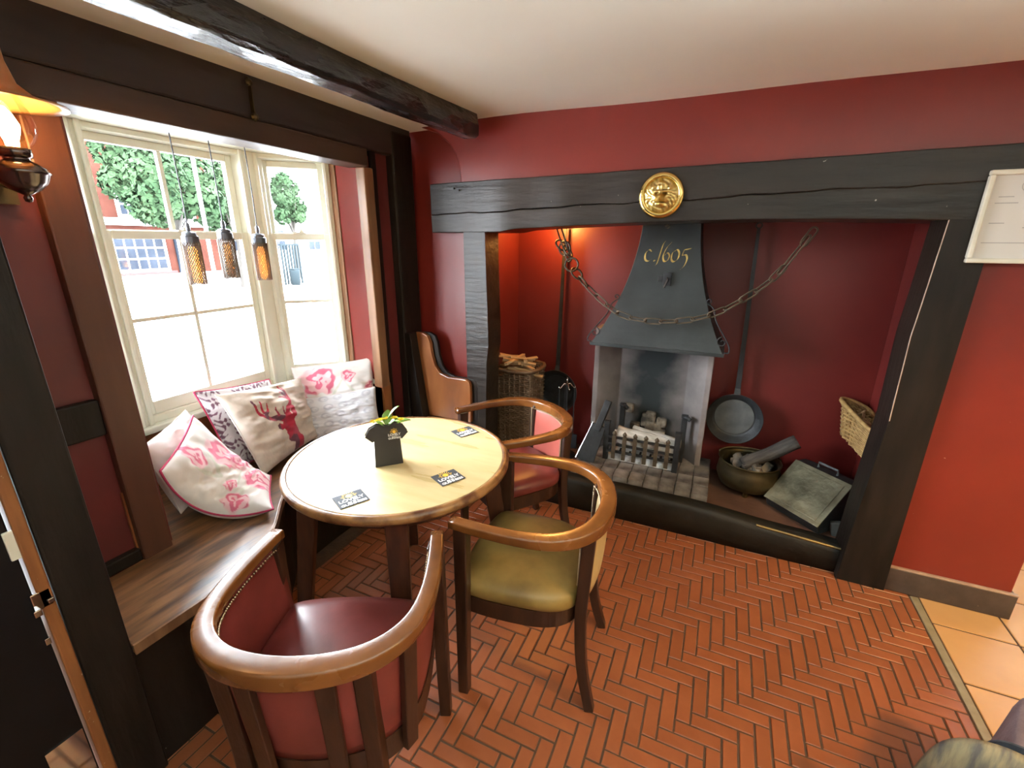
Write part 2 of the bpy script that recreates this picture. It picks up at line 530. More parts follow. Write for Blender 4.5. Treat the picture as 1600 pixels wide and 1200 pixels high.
M['leaf'] = surf('fresh_green_leaf', (0.10, 0.22, 0.03, 1), (0.22, 0.38, 0.07, 1), 20, 0.4)
M['petal'] = surf('yellow_petal', (0.80, 0.62, 0.03, 1), None, 5, 0.5)
M['frame_white'] = surf('ivory_picture_frame', (0.74, 0.69, 0.55, 1), (0.80, 0.76, 0.64, 1), 12, 0.3)
M['paper'] = surf('certificate_paper', (0.70, 0.67, 0.62, 1), None, 5, 0.6)
M['print'] = surf('grey_print', (0.42, 0.40, 0.38, 1), None, 5, 0.7)
M['bag'] = surf('mauve_grey_canvas', (0.14, 0.095, 0.10, 1), (0.19, 0.135, 0.14, 1), 14, 0.9, bump=0.3, bscale=70)
M['bag_strap'] = surf('navy_webbing', (0.02, 0.025, 0.035, 1), (0.05, 0.055, 0.07, 1), 20, 0.85, bump=0.3)
M['scarf'] = surf('olive_striped_cloth', (0.10, 0.095, 0.085, 1), (0.30, 0.25, 0.14, 1), 9, 0.9, bump=0.3, stretch=(6, 1, 1))
M['facade'] = surf('red_brick_facade', (0.026, 0.0085, 0.006, 1), (0.036, 0.013, 0.009, 1), 2, 0.95, spec=0.05)
M['facade_white'] = surf('white_painted_render', (0.40, 0.40, 0.39, 1), None, 5, 0.9)
M['road'] = surf('pale_dry_road', (0.42, 0.42, 0.42, 1), (0.5, 0.5, 0.5, 1), 1, 0.9)
M['shopglass'] = surf('blue_grey_shop_glass', (0.006, 0.008, 0.012, 1), (0.016, 0.020, 0.028, 1), 0.8, 0.7, spec=0.05)
M['foliage'] = surf('tree_leaves', (0.0085, 0.018, 0.008, 1), (0.018, 0.032, 0.015, 1), 0.9, 0.9, spec=0.05)
M['trunk'] = surf('tree_trunk', (0.014, 0.011, 0.008, 1), None, 5, 0.9)
M['bin'] = surf('teal_bin', (0.010, 0.014, 0.016, 1), None, 5, 0.9, spec=0.05)
M['sign_red'] = surf('red_sill_paint', (0.05, 0.008, 0.007, 1), None, 5, 0.9)

# ------------------------------------------------------------------ floor
XW = -1.69            # window-side wall face
YF = 2.25             # fireplace wall face
ZC = 2.075            # ceiling
floor = struct(MB().box(-2.4, 4.2, -3.4, 4.4, -0.10, -0.0038).build('floor', M['mortar']), 'brick and tile floor of the pub room')
BW, BL = 0.0475, 0.1425
AX, AY = 0.369, 1.504
BX0, BX1, BY0, BY1 = -1.60, 0.928, -0.75, 2.30


def brick_mesh(w, h):
    g, c = 0.0031, 0.0018
    m = MB()
    x0, x1, y0, y1 = g, w - g, g, h - g
    lo = [(x0, y0), (x1, y0), (x1, y1), (x0, y1)]
    hi = [(x0 + c, y0 + c), (x1 - c, y0 + c), (x1 - c, y1 - c), (x0 + c, y1 - c)]
    v = [(a, b, -0.02) for a, b in lo] + [(a, b, -c) for a, b in lo] + [(a, b, 0) for a, b in hi]
    f = [(0, 1, 5, 4), (1, 2, 6, 5), (2, 3, 7, 6), (3, 0, 4, 7), (4, 5, 9, 8), (5, 6, 10, 9), (6, 7, 11, 10), (7, 4, 8, 11), (8, 9, 10, 11)]
    return m.add(v, f)


def px(p):
    d = Vector(p) - Vector((0, 0, CAMZ))
    z = d.dot(FWD)
    if z < 0.05:
        return None
    return 800 + FPX * d.dot(RGT) / z, 600 - FPX * d.dot(UPV) / z, z


def clip_brick(x0, y0, w, h):
    a, b = max(x0, BX0), min(x0 + w, BX1)
    c, d = max(y0, BY0), min(y0 + h, BY1)
    if b - a < 0.012 or d - c < 0.012:
        return None
    return a, c, b - a, d - c


bricks = []
for n in range(-120, 120):
    for m_ in range(-16, 16):
        x = AX + n * BW + m_ * 6 * BW
        y = AY + n * BW
        for q in (clip_brick(x, y, BL, BW), clip_brick(x + 3 * BW, y - 2 * BW, BW, BL)):
            if q:
                bricks.append(q)


def hidden(p):
    u, v, _ = p
    if not (5 < u < 1595 and 5 < v < 1195):
        return True
    if u < 300 or (u < 690 and v > 940 and u > 250):     # bench, near chair
        return True
    if u < 480:
        return True
    if 690 < u < 900 and 860 < v < 960 and u - 690 > 20:  # olive seat
        return True
    return False


scored = []
for q in bricks:
    p = px((q[0] + q[2] / 2, q[1] + q[3] / 2, 0))
    if p is None or hidden(p):
        scored.append((1e9, q))
    else:
        scored.append((p[2] * math.sqrt(BW * BL / (q[2] * q[3])), q))
scored.sort(key=lambda t: t[0])
BM = {}
rest = MB()
for i, (s, q) in enumerate(scored):
    k = (round(q[2], 3), round(q[3], 3))
    if i < 300 and s < 1e8:
        if k not in BM:
            me = brick_mesh(*k).mesh('brick', fix=False)
            me.materials.append(M['brick'])
            BM[k] = me
        o = bpy.data.objects.new('brick', BM[k])
        COL.objects.link(o)
        o.parent = floor
        o.location = (q[0], q[1], random.uniform(-0.0012, 0.0006))
    else:
        b = brick_mesh(*k)
        dz = random.uniform(-0.0012, 0.0006)
        rest.add([(v[0] + q[0], v[1] + q[1], v[2] + dz) for v in b.v], b.f)
ro = rest.build('brick_field', M['brick'], floor, fix=False)
ro['kind'] = 'stuff'
ro['label'] = 'remaining herringbone terracotta bricks'
MB().box(0.932, 0.960, -0.75, 2.235, -0.02, 0.001).build('edging_strip', M['strip'], floor, bevel=0.002)


def tile_mesh(w, h):
    return MB().box(0.004, w - 0.004, 0.004, h - 0.004, -0.02, 0)


TM = {}
xs = [0.962, 1.232] + [1.232 + 0.295 * i for i in range(1, 10)]
ys = [2.085 + 0.295 * i for i in range(-11, 8)]
for i in range(len(xs) - 1):
    for j in range(len(ys) - 1):
        if xs[i] < 1.23 and ys[j] > 2.2:
            continue
        k = (round(xs[i + 1] - xs[i], 3), round(ys[j + 1] - ys[j], 3))
        if k not in TM:
            me = tile_mesh(*k).mesh('floor_tile')
            me.materials.append(M['tile'])
            TM[k] = me
        o = mobj('floor_tile', TM[k], None, floor, bevel=0.003)
        o.location = (xs[i], ys[j], 0)

# ------------------------------------------------------------------ ceiling
cl = MB()
nx, ny = 40, 40
vs, fs = [], []
for i in range(nx + 1):
    for j in range(ny + 1):
        x, y = -1.72 + 5.9 * i / nx, -3.4 + 7.6 * j / ny
        z = ZC + 0.010 * math.sin(2.1 * x + 0.7) * math.sin(1.7 * y) + 0.004 * math.sin(5 * x + 3 * y)
        vs.append((x, y, z))
for i in range(nx):
    for j in range(ny):
        a = i * (ny + 1) + j
        fs.append((a, a + 1, a + ny + 2, a + ny + 1))
cl.add(vs, fs)
cl.box(-1.75, 4.2, -3.4, 4.2, ZC + 0.03, ZC + 0.08)
struct(cl.build('ceiling', M['ceiling'], smooth=False), 'cream plaster ceiling')

# ------------------------------------------------------------------ walls
# chimney breast: above the beam, with the curved left edge, plus right-hand pier
br = MB()
curve = [(-1.334, 1.785), (-1.336, 1.80), (-1.342, 1.87), (-1.362, 1.93), (-1.40, 1.985), (-1.47, 2.04), (-1.60, 2.085), (-1.60, 2.12), (1.245, 2.12), (1.245, 1.785)]
br.prism(curve, YF, YF + 0.07, 'y')
struct(br.build('wall_fireplace', M['red'], bevel=0.008), 'red painted chimney breast wall above the mantel')
struct(MB().box(0.835, 1.245, YF, 4.3, 0, 1.786).build('wall_pier', M['red'], bevel=0.006), 'red painted pier right of the fireplace')
struct(MB().box(-1.78, -1.30, YF + 0.07, YF + 0.13, 0, 2.12).build('wall_corner', M['red']), 'red wall beside the chimney breast')
struct(MB().box(-1.345, 0.835, 2.87, 2.93, 0, 2.12).build('wall_recess_back', M['red_shaded']), 'red painted back wall of the inglenook')
struct(MB().box(-1.34, -1.27, YF + 0.145, 2.869, 0, 2.12).build('wall_recess_left', M['red_shaded']), 'red painted left side of the inglenook')
struct(MB().box(0.79, 0.834, YF + 0.115, 2.869, 0, 2.12).build('wall_recess_right', M['red_shaded']), 'red painted right side of the inglenook')
struct(MB().box(-1.34, 0.834, YF + 0.08, 2.93, 1.98, 2.06).build('ceiling_inglenook', M['red_shaded']), 'ceiling of the inglenook')
# unseen sides of the room, closing it behind the camera
struct(MB().box(4.1, 4.2, -3.4, 4.4, 0, 2.12).build('wall_right', M['ceiling']), 'cream wall far to the right')
struct(MB().box(-1.5, 4.2, -3.5, -3.4, 0, 2.12).build('wall_rear', M['ceiling']), 'cream wall behind the camera')
struct(MB().box(1.2, 4.2, 4.3, 4.4, 0, 2.12).build('wall_passage', M['ceiling']), 'cream wall at the end of the passage')
struct(MB().box(-1.44, -1.36, -3.5, -0.62, 0, 2.12).build('wall_entrance', M['red_panel']), 'dark red wall beyond the door')

# window-side wall: posts, panels
wl = empty('wall_left')
struct(wl, 'dark timber framed wall beside the window')
MB().box(XW - 0.10, XW - 0.02, 0.40, 0.76, 0, 2.07).build('panel_backing', M['red_panel'], wl)
MB().box(XW - 0.03, XW + 0.012, 0.655, 0.745, 0, 1.90).build('post', M['post_red'], wl, bevel=0.006)
MB().box(XW - 0.03, XW + 0.004, 0.436, 0.655, 0.92, 1.035).build('rail', M['dark'], wl, bevel=0.005)
MB().box(XW - 0.03, XW + 0.004, 0.436, 0.655, 0.455, 0.50).build('rail', M['dark'], wl, bevel=0.005)
MB().box(XW - 0.03, XW + 0.004, 0.436, 0.655, 1.80, 1.93).build('rail', M['dark'], wl, bevel=0.005)
MB().box(XW - 0.12, XW - 0.012, 1.987, 2.03, 0, 1.94).build('post', M['dark'], wl, bevel=0.006)
MB().box(XW - 0.12, XW - 0.03, 2.03, 2.14, 0, 1.94).build('panel', M['red_panel'], wl)
MB().box(XW - 0.12, XW + 0.02, 2.13, 2.30, 0, 2.05).build('post', M['dark'], wl, bevel=0.012)
MB().box(XW - 0.16, XW - 0.11, 1.99, 2.36, 0, 2.10).build('panel_backing', M['red_panel'], wl)

sc_ = empty('wall_screen')
struct(sc_, 'dark timber screen between the bench and the door')
MB().box(-1.40, -1.324, 0.337, 0.438, 0, 2.06).build('post', M['dark'], sc_, bevel=0.006)
MB().box(-1.74, -1.39, 0.37, 0.42, 0, 2.06).build('panel', M['red_panel'], sc_)
MB().box(-1.78, -1.30, 0.345, 0.45, 1.92, 2.06).build('beam', M['header'], sc_, bevel=0.006)

hd = empty('window_header_beam', (XW, 1.2, 1.85))
tag(hd, 'long dark brown header beam over the bay window with lower fascia board', 'beam')
MB().box(-0.11, 0.012, -0.75, 1.10, 0.080, 0.235).build('upper_beam', M['header'], hd, bevel=0.01)
MB().box(-0.11, 0.018, -0.75, 0.735, 0.0, 0.0798).build('fascia_board', M['brownbeam'], hd, bevel=0.006)

# brass strap hanging on the header
st = MB()
pts = [(0, 0, 0.20), (0.008, 0, 0.195), (0.012, 0, 0.17), (0.008, 0.002, 0.12), (0.008, 0.004, 0.085), (0.014, 0.005, 0.075), (0.006, 0.005, 0.068)]
st.sweep(catmull(pts, 4), lambda s: [(-0.008, -0.002), (0.008, -0.002), (0.008, 0.002), (-0.008, 0.002)], up=Vector((0, 1, 0.01)))
st.ball((0.010, 0, 0.188), 0.013, 8, 6)
st.ball((0.010, 0.004, 0.078), 0.014, 8, 6)
so = st.build('brass_strap', M['bronze'])
so.location = (XW + 0.014, 1.325, 1.86)
tag(so, 'small aged brass strap fixed to the dark header beam above the window', 'hardware')

# ceiling beam (gloss black)
bm_ = MB()
sec = [(-1.315, 2.09), (-1.318, 2.0), (-1.300, 1.980), (-1.205, 1.976), (-1.190, 1.988), (-1.186, 2.03), (-1.196, 2.09)]
ringn = 34
vs, fs = [], []
for i in range(ringn + 1):
    y = -0.6 + (2.165 + 0.6) * i / ringn
    j = (rng.random(2) - 0.5) * 0.008
    tw = 0.035 * max(0, (y - 0.7) / 1.4)
    for k, (x, z) in enumerate(sec):
        jj = (rng.random(2) - 0.5) * 0.009 if k not in (0, 6) else np.zeros(2)
        xx = x + tw * (1 if x < -1.25 else 0.35) + jj[0]
        vs.append((xx, y, z + jj[1] * 0.7))
ns = len(sec)
for i in range(ringn):
    for k in range(ns):
        l = (k + 1) % ns
        fs.append((i * ns + k, i * ns + l, (i + 1) * ns + l, (i + 1) * ns + k))
fs += [tuple(range(ns)), tuple(ringn * ns + k for k in range(ns - 1, -1, -1))]
bm_.add(vs, fs)
tag(bm_.build('ceiling_beam', M['beam_gloss'], bevel=0.004), 'gloss black rough-hewn beam running along the cream ceiling', 'beam')

# door at the far left
dr = empty('door_1', (-1.335, 0.31, 0))
struct(dr, 'black door at the far left edge')
MB().box(-0.045, 0, -0.90, -0.004, 0.012, 2.0).build('door_leaf', M['door'], dr, bevel=0.003)
MB().box(0, 0.003, -0.080, -0.008, 0.03, 0.32).build('kick_plate', M['steel'], dr)
MB().box(-0.04, 0.010, 0.0, 0.025, 0, 2.05).build('door_jamb', M['jamb'], dr, bevel=0.004)
MB().box(-0.06, 0.004, -0.95, 0.04, 2.0, 2.07).build('door_head', M['dark'], dr)
lt = MB()
lt.box(0.001, 0.010, -0.012, 0.022, 0.69, 0.735)
lt.box(0.008, 0.022, -0.018, -0.004, 0.683, 0.70)
lt.box(0.006, 0.020, 0.010, 0.022, 0.70, 0.712)
lt.build('latch', M['chrome'], dr, bevel=0.002)
MB().box(0.0, 0.008, -0.014, -0.004, 0.595, 0.612).build('keep_plate', M['chrome'], dr, bevel=0.001)
MB().box(-0.001, 0.006, -0.016, 0.016, 0.83, 0.90).build('strike_plate', M['frame_white'], dr, bevel=0.002)

# skirting on the right pier
sk = struct(MB().box(0.834, 1.262, YF - 0.014, YF, 0, 0.115).build('baseboard_right', M['skirt'], bevel=0.004), 'dark skirting board under the red pier')
MB().box(0.834, 1.262, YF - 0.016, YF + 0.002, 0.115, 0.124).build('top_edge', M['skirt_top'], sk, bevel=0.003)
struct(MB().box(1.247, 1.262, YF, 4.3, 0, 0.115).build('baseboard_passage', M['skirt'], bevel=0.004), 'dark skirting board along the passage')

# ------------------------------------------------------------------ bay window
ZS, ZT = 0.74, 1.907
bay_pts = [(-1.94, 0.71), (-2.18, 0.95), (-2.18, 1.70), (-1.94, 1.94)]
wb = empty('wall_bay')
struct(wb, 'bay below and above the windows')
low = MB()
o_ = 0.06
poly = [(-1.70, 0.71), (-1.94, 0.71), (-2.18, 0.95), (-2.18, 1.70), (-1.94, 1.94), (-1.70, 1.94), (-1.70, 2.0), (-1.965, 2.0), (-2.24, 1.725), (-2.24, 0.925), (-1.965, 0.65), (-1.70, 0.65)]
low.prism(poly, 0.0, ZS - 0.03, 'z')
low.build('wainscot', M['end_wood'], wb)
# sill board, on top of the wainscot
sill = MB()
poly2 = [(-1.70, 0.715), (-1.915, 0.715), (-2.13, 0.93), (-2.13, 1.72), (-1.915, 1.935), (-1.70, 1.935), (-1.70, 1.985), (-1.965, 1.985), (-2.26, 1.735), (-2.26, 0.915), (-1.965, 0.665), (-1.70, 0.665)]
sill.prism(poly2, ZS - 0.03, ZS, 'z')
sill.build('sill_board', M['white'], wb, bevel=0.006)
MB().prism([(-1.802, 0.66), (-1.95, 0.66), (-2.26, 0.92), (-2.26, 1.73), (-1.95, 1.99), (-1.802, 1.99)], ZT, ZT + 0.03, 'z').build('soffit', M['white'], wb)
# far return: oak casing, red panel, oak edge
MB().box(-1.955, -1.895, 1.930, 1.985, ZS - 0.2, ZT).build('oak_casing', M['gold_wood'], wb, bevel=0.004)
MB().box(-1.90, -1.715, 1.94, 1.985, 0.455, ZT).build('return_panel', M['red'], wb)
MB().box(-1.745, -1.688, 1.918, 1.985, 0.70, 1.849).build('oak_edge', M['gold_wood'], wb, bevel=0.006)
MB().box(-1.95, -1.70, 0.66, 0.71, 0.455, ZT).build('return_panel', M['red'], wb)


def make_window(name, label, a, b, fl, fr_, vbars, top_rows=1):
    """a->b plan points, glazing from fl to width-fr_; local x along, +y outwards"""
    a = Vector((a[0], a[1], 0))
    b = Vector((b[0], b[1], 0))
    W = (b - a).length
    ang = math.atan2(b.y - a.y, b.x - a.x)
    root = empty(name, (a.x, a.y, 0), ang)
    struct(root, label)
    f = MB()
    s = 0.032                                   # sash stile
    f.box(0, fl - s, -0.02, 0.07, ZS, ZT)
    f.box(W - fr_ + s, W, -0.02, 0.07, ZS, ZT)
    f.box(fl - s, W - fr_ + s, -0.02, 0.07, 1.885, ZT)
    f.box(fl - s, W - fr_ + s, -0.01, 0.07, ZS, ZS + 0.035)
    f.box(fl - s - 0.014, fl - s + 0.004, -0.034, -0.018, ZS, ZT)
    f.box(W - fr_ + s - 0.004, W - fr_ + s + 0.014, -0.034, -0.018, ZS, ZT)
    f.build('window_frame', M['white'], root, bevel=0.004)

    def sash(nm, z0, z1, yo, bot, top, hbars, vb):
        sm = MB()
        x0, x1 = fl - s + 0.001, W - fr_ + s - 0.001
        sm.box(x0, fl, yo, yo + 0.03, z0, z1)
        sm.box(W - fr_, x1, yo, yo + 0.03, z0, z1)
        sm.box(fl, W - fr_, yo, yo + 0.03, z0, z0 + bot)
        sm.box(fl, W - fr_, yo, yo + 0.03, z1 - top, z1)
        so = sm.build(nm, M['white'], root, bevel=0.003)
        gx = [fl] + vb + [W - fr_]
        gz = [z0 + bot] + hbars + [z1 - top]
        for x in vb:
            MB().box(x - 0.008, x + 0.008, yo + 0.004, yo + 0.026, z0 + bot, z1 - top).build('glazing_bar', M['white'], so, bevel=0.002)
        for z in hbars:
            MB().box(fl, W - fr_, yo + 0.006, yo + 0.024, z - 0.008, z + 0.008).build('glazing_bar', M['white'], so, bevel=0.002)
        for i in range(len(gx) - 1):
            for j in range(len(gz) - 1):
                MB().box(gx[i], gx[i + 1], yo + 0.013, yo + 0.016, gz[j], gz[j + 1]).build('pane', M['glass'], so)
        return so

    sash('upper_sash', 1.505, 1.884, 0.036, 0.035, 0.03, [], vbars)
    sash('lower_sash', ZS + 0.036, 1.535, 0.002, 0.055, 0.032, [1.18], vbars)
    c = MB()
    mx = (fl + W - fr_) / 2
    c.box(mx - 0.03, mx + 0.03, -0.012, 0.03, 1.535, 1.541)
    c.lathe([(0.011, 0), (0.011, 0.012), (0.004, 0.014), (0.004, 0.02)], 10, Matrix.Translation((mx + 0.01, 0.006, 1.54)))
    c.build('sash_catch', M['white'], root)
    return root


make_window('window_1', 'main white sash window of the bay', (-2.18, 0.95), (-2.18, 1.70), 0.08, 0.13, [0.335])
make_window('window_2', 'narrow canted sash window at the right of the bay', (-2.18, 1.70), (-1.94, 1.94), 0.045, 0.06, [])
make_window('window_3', 'narrow canted sash window at the left of the bay', (-1.94, 0.71), (-2.18, 0.95), 0.06, 0.045, [])
# mullion posts at the bay corners
mu = MB()
for (x, y) in ((-2.185, 0.95), (-2.185, 1.70)):
    mu.box(x - 0.06, x + 0.025, y - 0.03, y + 0.03, ZS, ZT)
mu.build('corner_mullion', M['white'], wb, bevel=0.01)

# ------------------------------------------------------------------ bench
bn = empty('window_bench', (-1.7, 1.2, 0))
tag(bn, 'dark wooden window bench built round the bay with a curved end panel', 'bench')
T0 = Matrix.Translation((1.7, -1.2, 0))
front = [(-1.324, 0.44), (-1.324, 0.70), (-1.345, 0.82), (-1.44, 0.967), (-1.59, 1.13), (-1.655, 1.25), (-1.66, 1.65), (-1.56, 1.90), (-1.40, 2.05), (-1.29, 2.12), (-1.285, 2.20)]
fpath = [tuple(p[:2]) for p in catmull([(x, y, 0) for x, y in front], 5)]
back = [(-1.688, 2.20), (-1.70, 1.945), (-1.935, 1.93), (-2.175, 1.70), (-2.175, 0.95), (-1.935, 0.72), (-1.692, 0.70), (-1.687, 0.44)]
MB().prism(fpath + back, 0.422, 0.455, 'z', T0).build('seat', M['seat_wood'], bn, bevel=0.006)
sk = MB()
sk.sweep([(x - 0.03, y, 0.21) for x, y in fpath], lambda s: [(-0.009, -0.21), (0.009, -0.21), (0.009, 0.211), (-0.009, 0.211)])
sk.v = [tuple(T0 @ Vector(v)) for v in sk.v]
sk.build('front_skirt', M['dark'], bn)
nose = MB()
nose.sweep([(x, y, 0.44) for x, y in fpath], lambda s: [(-0.004, -0.016), (0.004, -0.016), (0.004, 0.0155), (-0.004, 0.0155)])
nose.v = [tuple(T0 @ Vector(v)) for v in nose.v]
nose.build('front_edge', M['gold_wood'], bn)
ep = [(-1.655, 0.455), (-1.655, 0.978), (-1.60, 0.978), (-1.565, 0.96), (-1.548, 0.92), (-1.538, 0.84), (-1.52, 0.78), (-1.485, 0.74), (-1.43, 0.722), (-1.31, 0.722), (-1.287, 0.71), (-1.28, 0.685), (-1.28, 0.455)]
MB().prism(ep, 2.20, 2.228, 'y', T0).build('end_panel', M['end_wood'], bn, bevel=0.005)
ep2 = [(x + 0.035 if i > 0 and i < 12 else x + (0.03 if x > -1.5 else 0), z) for i, (x, z) in enumerate(ep)]
MB().prism(ep2, 2.228, 2.25, 'y', T0).build('end_panel_backing', M['dark'], bn, bevel=0.004)
MB().prism([(-1.655, 0.455), (-1.68, 0.98), (-1.64, 0.98), (-1.575, 0.455)], 2.13, 2.199, 'y', T0).build('corner_post', M['dark'], bn, bevel=0.004)

# ------------------------------------------------------------------ fireplace
# mantel beam with arched underside and a crack
mt = empty('mantel_beam', (-0.3, YF, 1.55))
tag(mt, 'huge weathered dark oak mantel beam with a long crack over the fireplace', 'beam')
nseg = 70
x0, x1 = -1.52, 1.244


def mbot(x):
    if x < -1.10:
        return 1.545
    if x < -1.02:
        return 1.545 - 0.0 + 0.015 * (x + 1.10) / 0.08
    t = (x + 1.02) / 1.75
    return 1.560 + 0.030 * math.sin(min(1, t) * math.pi * 0.8)


def mtop(x):
    return 1.793 + 0.022 * (x + 1.52) / 2.0


def crack(x):
    return 1.637 + 0.030 * (x + 1.5) + 0.003 * math.sin(7 * x) + 0.0025 * math.sin(19 * x + 1) + 0.0015 * math.sin(43 * x)


def mant_part(zlo, zhi, xa, xb):
    m = MB()
    vs, fs = [], []
    n = nseg
    for i in range(n + 1):
        x = xa + (xb - xa) * i / n
        wv = 0.004 * math.sin(7 * x) + 0.003 * math.sin(19 * x)
        a, b = zlo(x), zhi(x)
        yb = 0.065 if x < -1.26 else 0.30
        for (y, z) in ((-0.022 + wv, a), (-0.022 + wv, b), (yb, b), (yb, a)):
            vs.append((x + 0.3, y, z - 1.55))
    for i in range(n):
        for k in range(4):
            l = (k + 1) % 4
            fs.append((i * 4 + k, i * 4 + l, (i + 1) * 4 + l, (i + 1) * 4 + k))
    fs += [(0, 1, 2, 3), (n * 4 + 3, n * 4 + 2, n * 4 + 1, n * 4)]
    m.add(vs, fs)
    return m


def gap(x):
    g = max(0.0, 0.0036 * (0.65 + 0.5 * math.sin(6 * x)))
    return g if x < 0.05 else g * max(0, 1 - (x - 0.05) * 4)


mant_part(mbot, lambda x: crack(x) - gap(x) / 2, x0, x1).build('lower_face', M['mantel'], mt, bevel=0.004)
mant_part(lambda x: crack(x) + gap(x) / 2, mtop, x0, x1).build('upper_face', M['mantel'], mt, bevel=0.004)
nl = MB()
for (x, z) in ((-1.36, 1.765), (-1.33, 1.755)):
    nl.tube([(x + 0.3, -0.018, z - 1.55), (x + 0.3, -0.035, z - 1.55)], 0.004, 6)
nl.build('nail', M['iron'], mt)

# posts
pl = MB()
vs = []
for z in np.linspace(0, 1.548, 16):
    d = 0.006 * math.sin(5 * z) + (0.012 if z < 0.9 else 0.0)
    vs.append((z, d))
for i in range(len(vs) - 1):
    (za, da), (zb, db) = vs[i], vs[i + 1]
    pl.hexa([(-1.315, YF - 0.02, za), (-1.178 - da, YF - 0.02, za), (-1.178 - da, YF + 0.14, za), (-1.315, YF + 0.14, za),
             (-1.315, YF - 0.02, zb), (-1.178 - db, YF - 0.02, zb), (-1.178 - db, YF + 0.14, zb), (-1.315, YF + 0.14, zb)])
tag(pl.build('timber_post', M['mantel']), 'grey-brown timber post holding up the left end of the mantel', 'post')
pr = MB()
pp = [(0, 0.655), (0.35, 0.668), (0.8, 0.690), (1.15, 0.685), (1.3, 0.692), (1.58, 0.703)]
for i in range(len(pp) - 1):
    (za, xa), (zb, xb) = pp[i], pp[i + 1]
    pr.hexa([(xa, YF - 0.025, za), (0.834, YF - 0.025, za), (0.834, YF + 0.11, za), (xa - 0.01, YF + 0.11, za),
             (xb, YF - 0.025, zb), (0.834, YF - 0.025, zb), (0.834, YF + 0.11, zb), (xb - 0.01, YF + 0.11, zb)])
_pr = tag(pr.build('timber_post', M['dark'], bevel=0.0), 'black timber post at the right of the fireplace beside the red pier', 'post')
_we = MB()
_we.tube([(xa + 0.001, YF - 0.025, za) for za, xa in pp[2:]], 0.0022, 5)
_we.build('worn_edge', M['skirt_top'], _pr)

# kerb and hearth floor
kb = empty('hearth_kerb', (-0.3, YF, 0))
tag(kb, 'low blackened stone kerb running along the front of the hearth', 'kerb')


def ktop(x):
    return 0.186 if x < -0.05 else max(0.132, 0.186 - 0.075 * (x + 0.05))


km, ke = MB(), MB()
vs, fs = [], []
kx = np.linspace(-1.17, 0.69, 40)
for x in kx:
    t = ktop(x) + 0.002 * math.sin(14 * x)
    fy = 0.020 - 0.002 * math.sin(5 * x)
    for (y, z) in ((fy, 0.0), (fy - 0.004, t - 0.03), (fy + 0.004, t - 0.008), (fy + 0.016, t), (0.10, t), (0.10, 0.0)):
        vs.append((x + 0.3, y, z))
for i in range(len(kx) - 1):
    for k in range(6):
        l = (k + 1) % 6
        fs.append((i * 6 + k, i * 6 + l, (i + 1) * 6 + l, (i + 1) * 6 + k))
fs += [tuple(range(6)), tuple((len(kx) - 1) * 6 + k for k in range(5, -1, -1))]
km.add(vs, fs).build('kerb_stone', M['kerb'], kb, smooth=True)
ke.tube([(x + 0.3, 0.024, ktop(x) - 0.0035) for x in np.linspace(0.30, 0.686, 14)], 0.0065, 8)
ke.build('brass_nosing', M['kerb_edge'], kb, smooth=True)
hf = MB().box(-1.27, 0.79, YF + 0.09, 2.87, 0, 0.13)
struct(hf.build('trim_1', M['hearth_floor']), 'dark brown hearth floor inside the fireplace')

# raised brick hearth
hp = empty('brick_hearth', (-0.31, 2.6, 0.13))
tag(hp, 'raised sooty brick hearth under the fire grate', 'hearth')
MB().box(-0.385, 0.375, -0.17, 0.26, 0, 0.070).build('hearth_slab', M['hearth'], hp, bevel=0.004)
hbm = {}
for r_ in range(3):
    nb = 9
    wv = 0.76 / nb
    for c in range(nb):
        ofs = 0.0
        dpt = (0.105, 0.10, 0.22)[r_]
        y0 = (-0.245, -0.137, -0.034)[r_]
        if (r_, ) not in hbm:
            me = MB().box(0.0015, wv - 0.0015, 0.001, dpt - 0.0015, 0, 0.028 if r_ else 0.085).mesh('brick')
            me.materials.append(M['hearth'])
            hbm[(r_, )] = me
        o = mobj('brick', hbm[(r_, )], None, hp, bevel=0.004)
        o.location = (-0.385 + c * wv, y0, (0.055 if r_ else 0.0) + random.uniform(-0.004, 0.003))
        o.rotation_euler = (random.uniform(-.02, .02), random.uniform(-.02, .02), random.uniform(-.02, .02))

# fire surround (three sooty rendered cheeks)
fm, nt, b = new_mat('sooty_fireback_render')
tc = N(nt, 'ShaderNodeTexCoord')
sx = N(nt, 'ShaderNodeSeparateXYZ')
nt.links.new(tc.outputs['Object'], sx.inputs[0])
no = N(nt, 'ShaderNodeTexNoise')
no.inputs['Scale'].default_value = 7
no.inputs['Detail'].default_value = 6
nt.links.new(tc.outputs['Object'], no.inputs['Vector'])
ab = N(nt, 'ShaderNodeMath', operation='ABSOLUTE')
nt.links.new(sx.outputs[0], ab.inputs[0])
ad = N(nt, 'ShaderNodeMath', operation='MULTIPLY_ADD')
nt.links.new(no.outputs['Fac'], ad.inputs[0])
ad.inputs[1].default_value = 0.30
nt.links.new(ab.outputs[0], ad.inputs[2])
cr = N(nt, 'ShaderNodeValToRGB')
cr.color_ramp.elements[0].position = 0.20
cr.color_ramp.elements[0].color = (0.010, 0.014, 0.015, 1)
cr.color_ramp.elements[1].position = 0.52
cr.color_ramp.elements[1].color = (0.22, 0.19, 0.18, 1)
nt.links.new(ad.outputs[0], cr.inputs[0])
nt.links.new(cr.outputs[0], b.inputs['Base Color'])
b.inputs['Roughness'].default_value = 0.9
nb_ = N(nt, 'ShaderNodeBump')
nb_.inputs['Strength'].default_value = 0.5
nb_.inputs['Distance'].default_value = 0.02
nt.links.new(no.outputs['Fac'], nb_.inputs['Height'])
nt.links.new(nb_.outputs[0], b.inputs['Normal'])
fs_ = empty('fire_surround', (-0.33, 2.80, 0.20))
tag(fs_, 'grey rendered fireback panel streaked with black soot behind the grate', 'fireback')
s_ = MB()
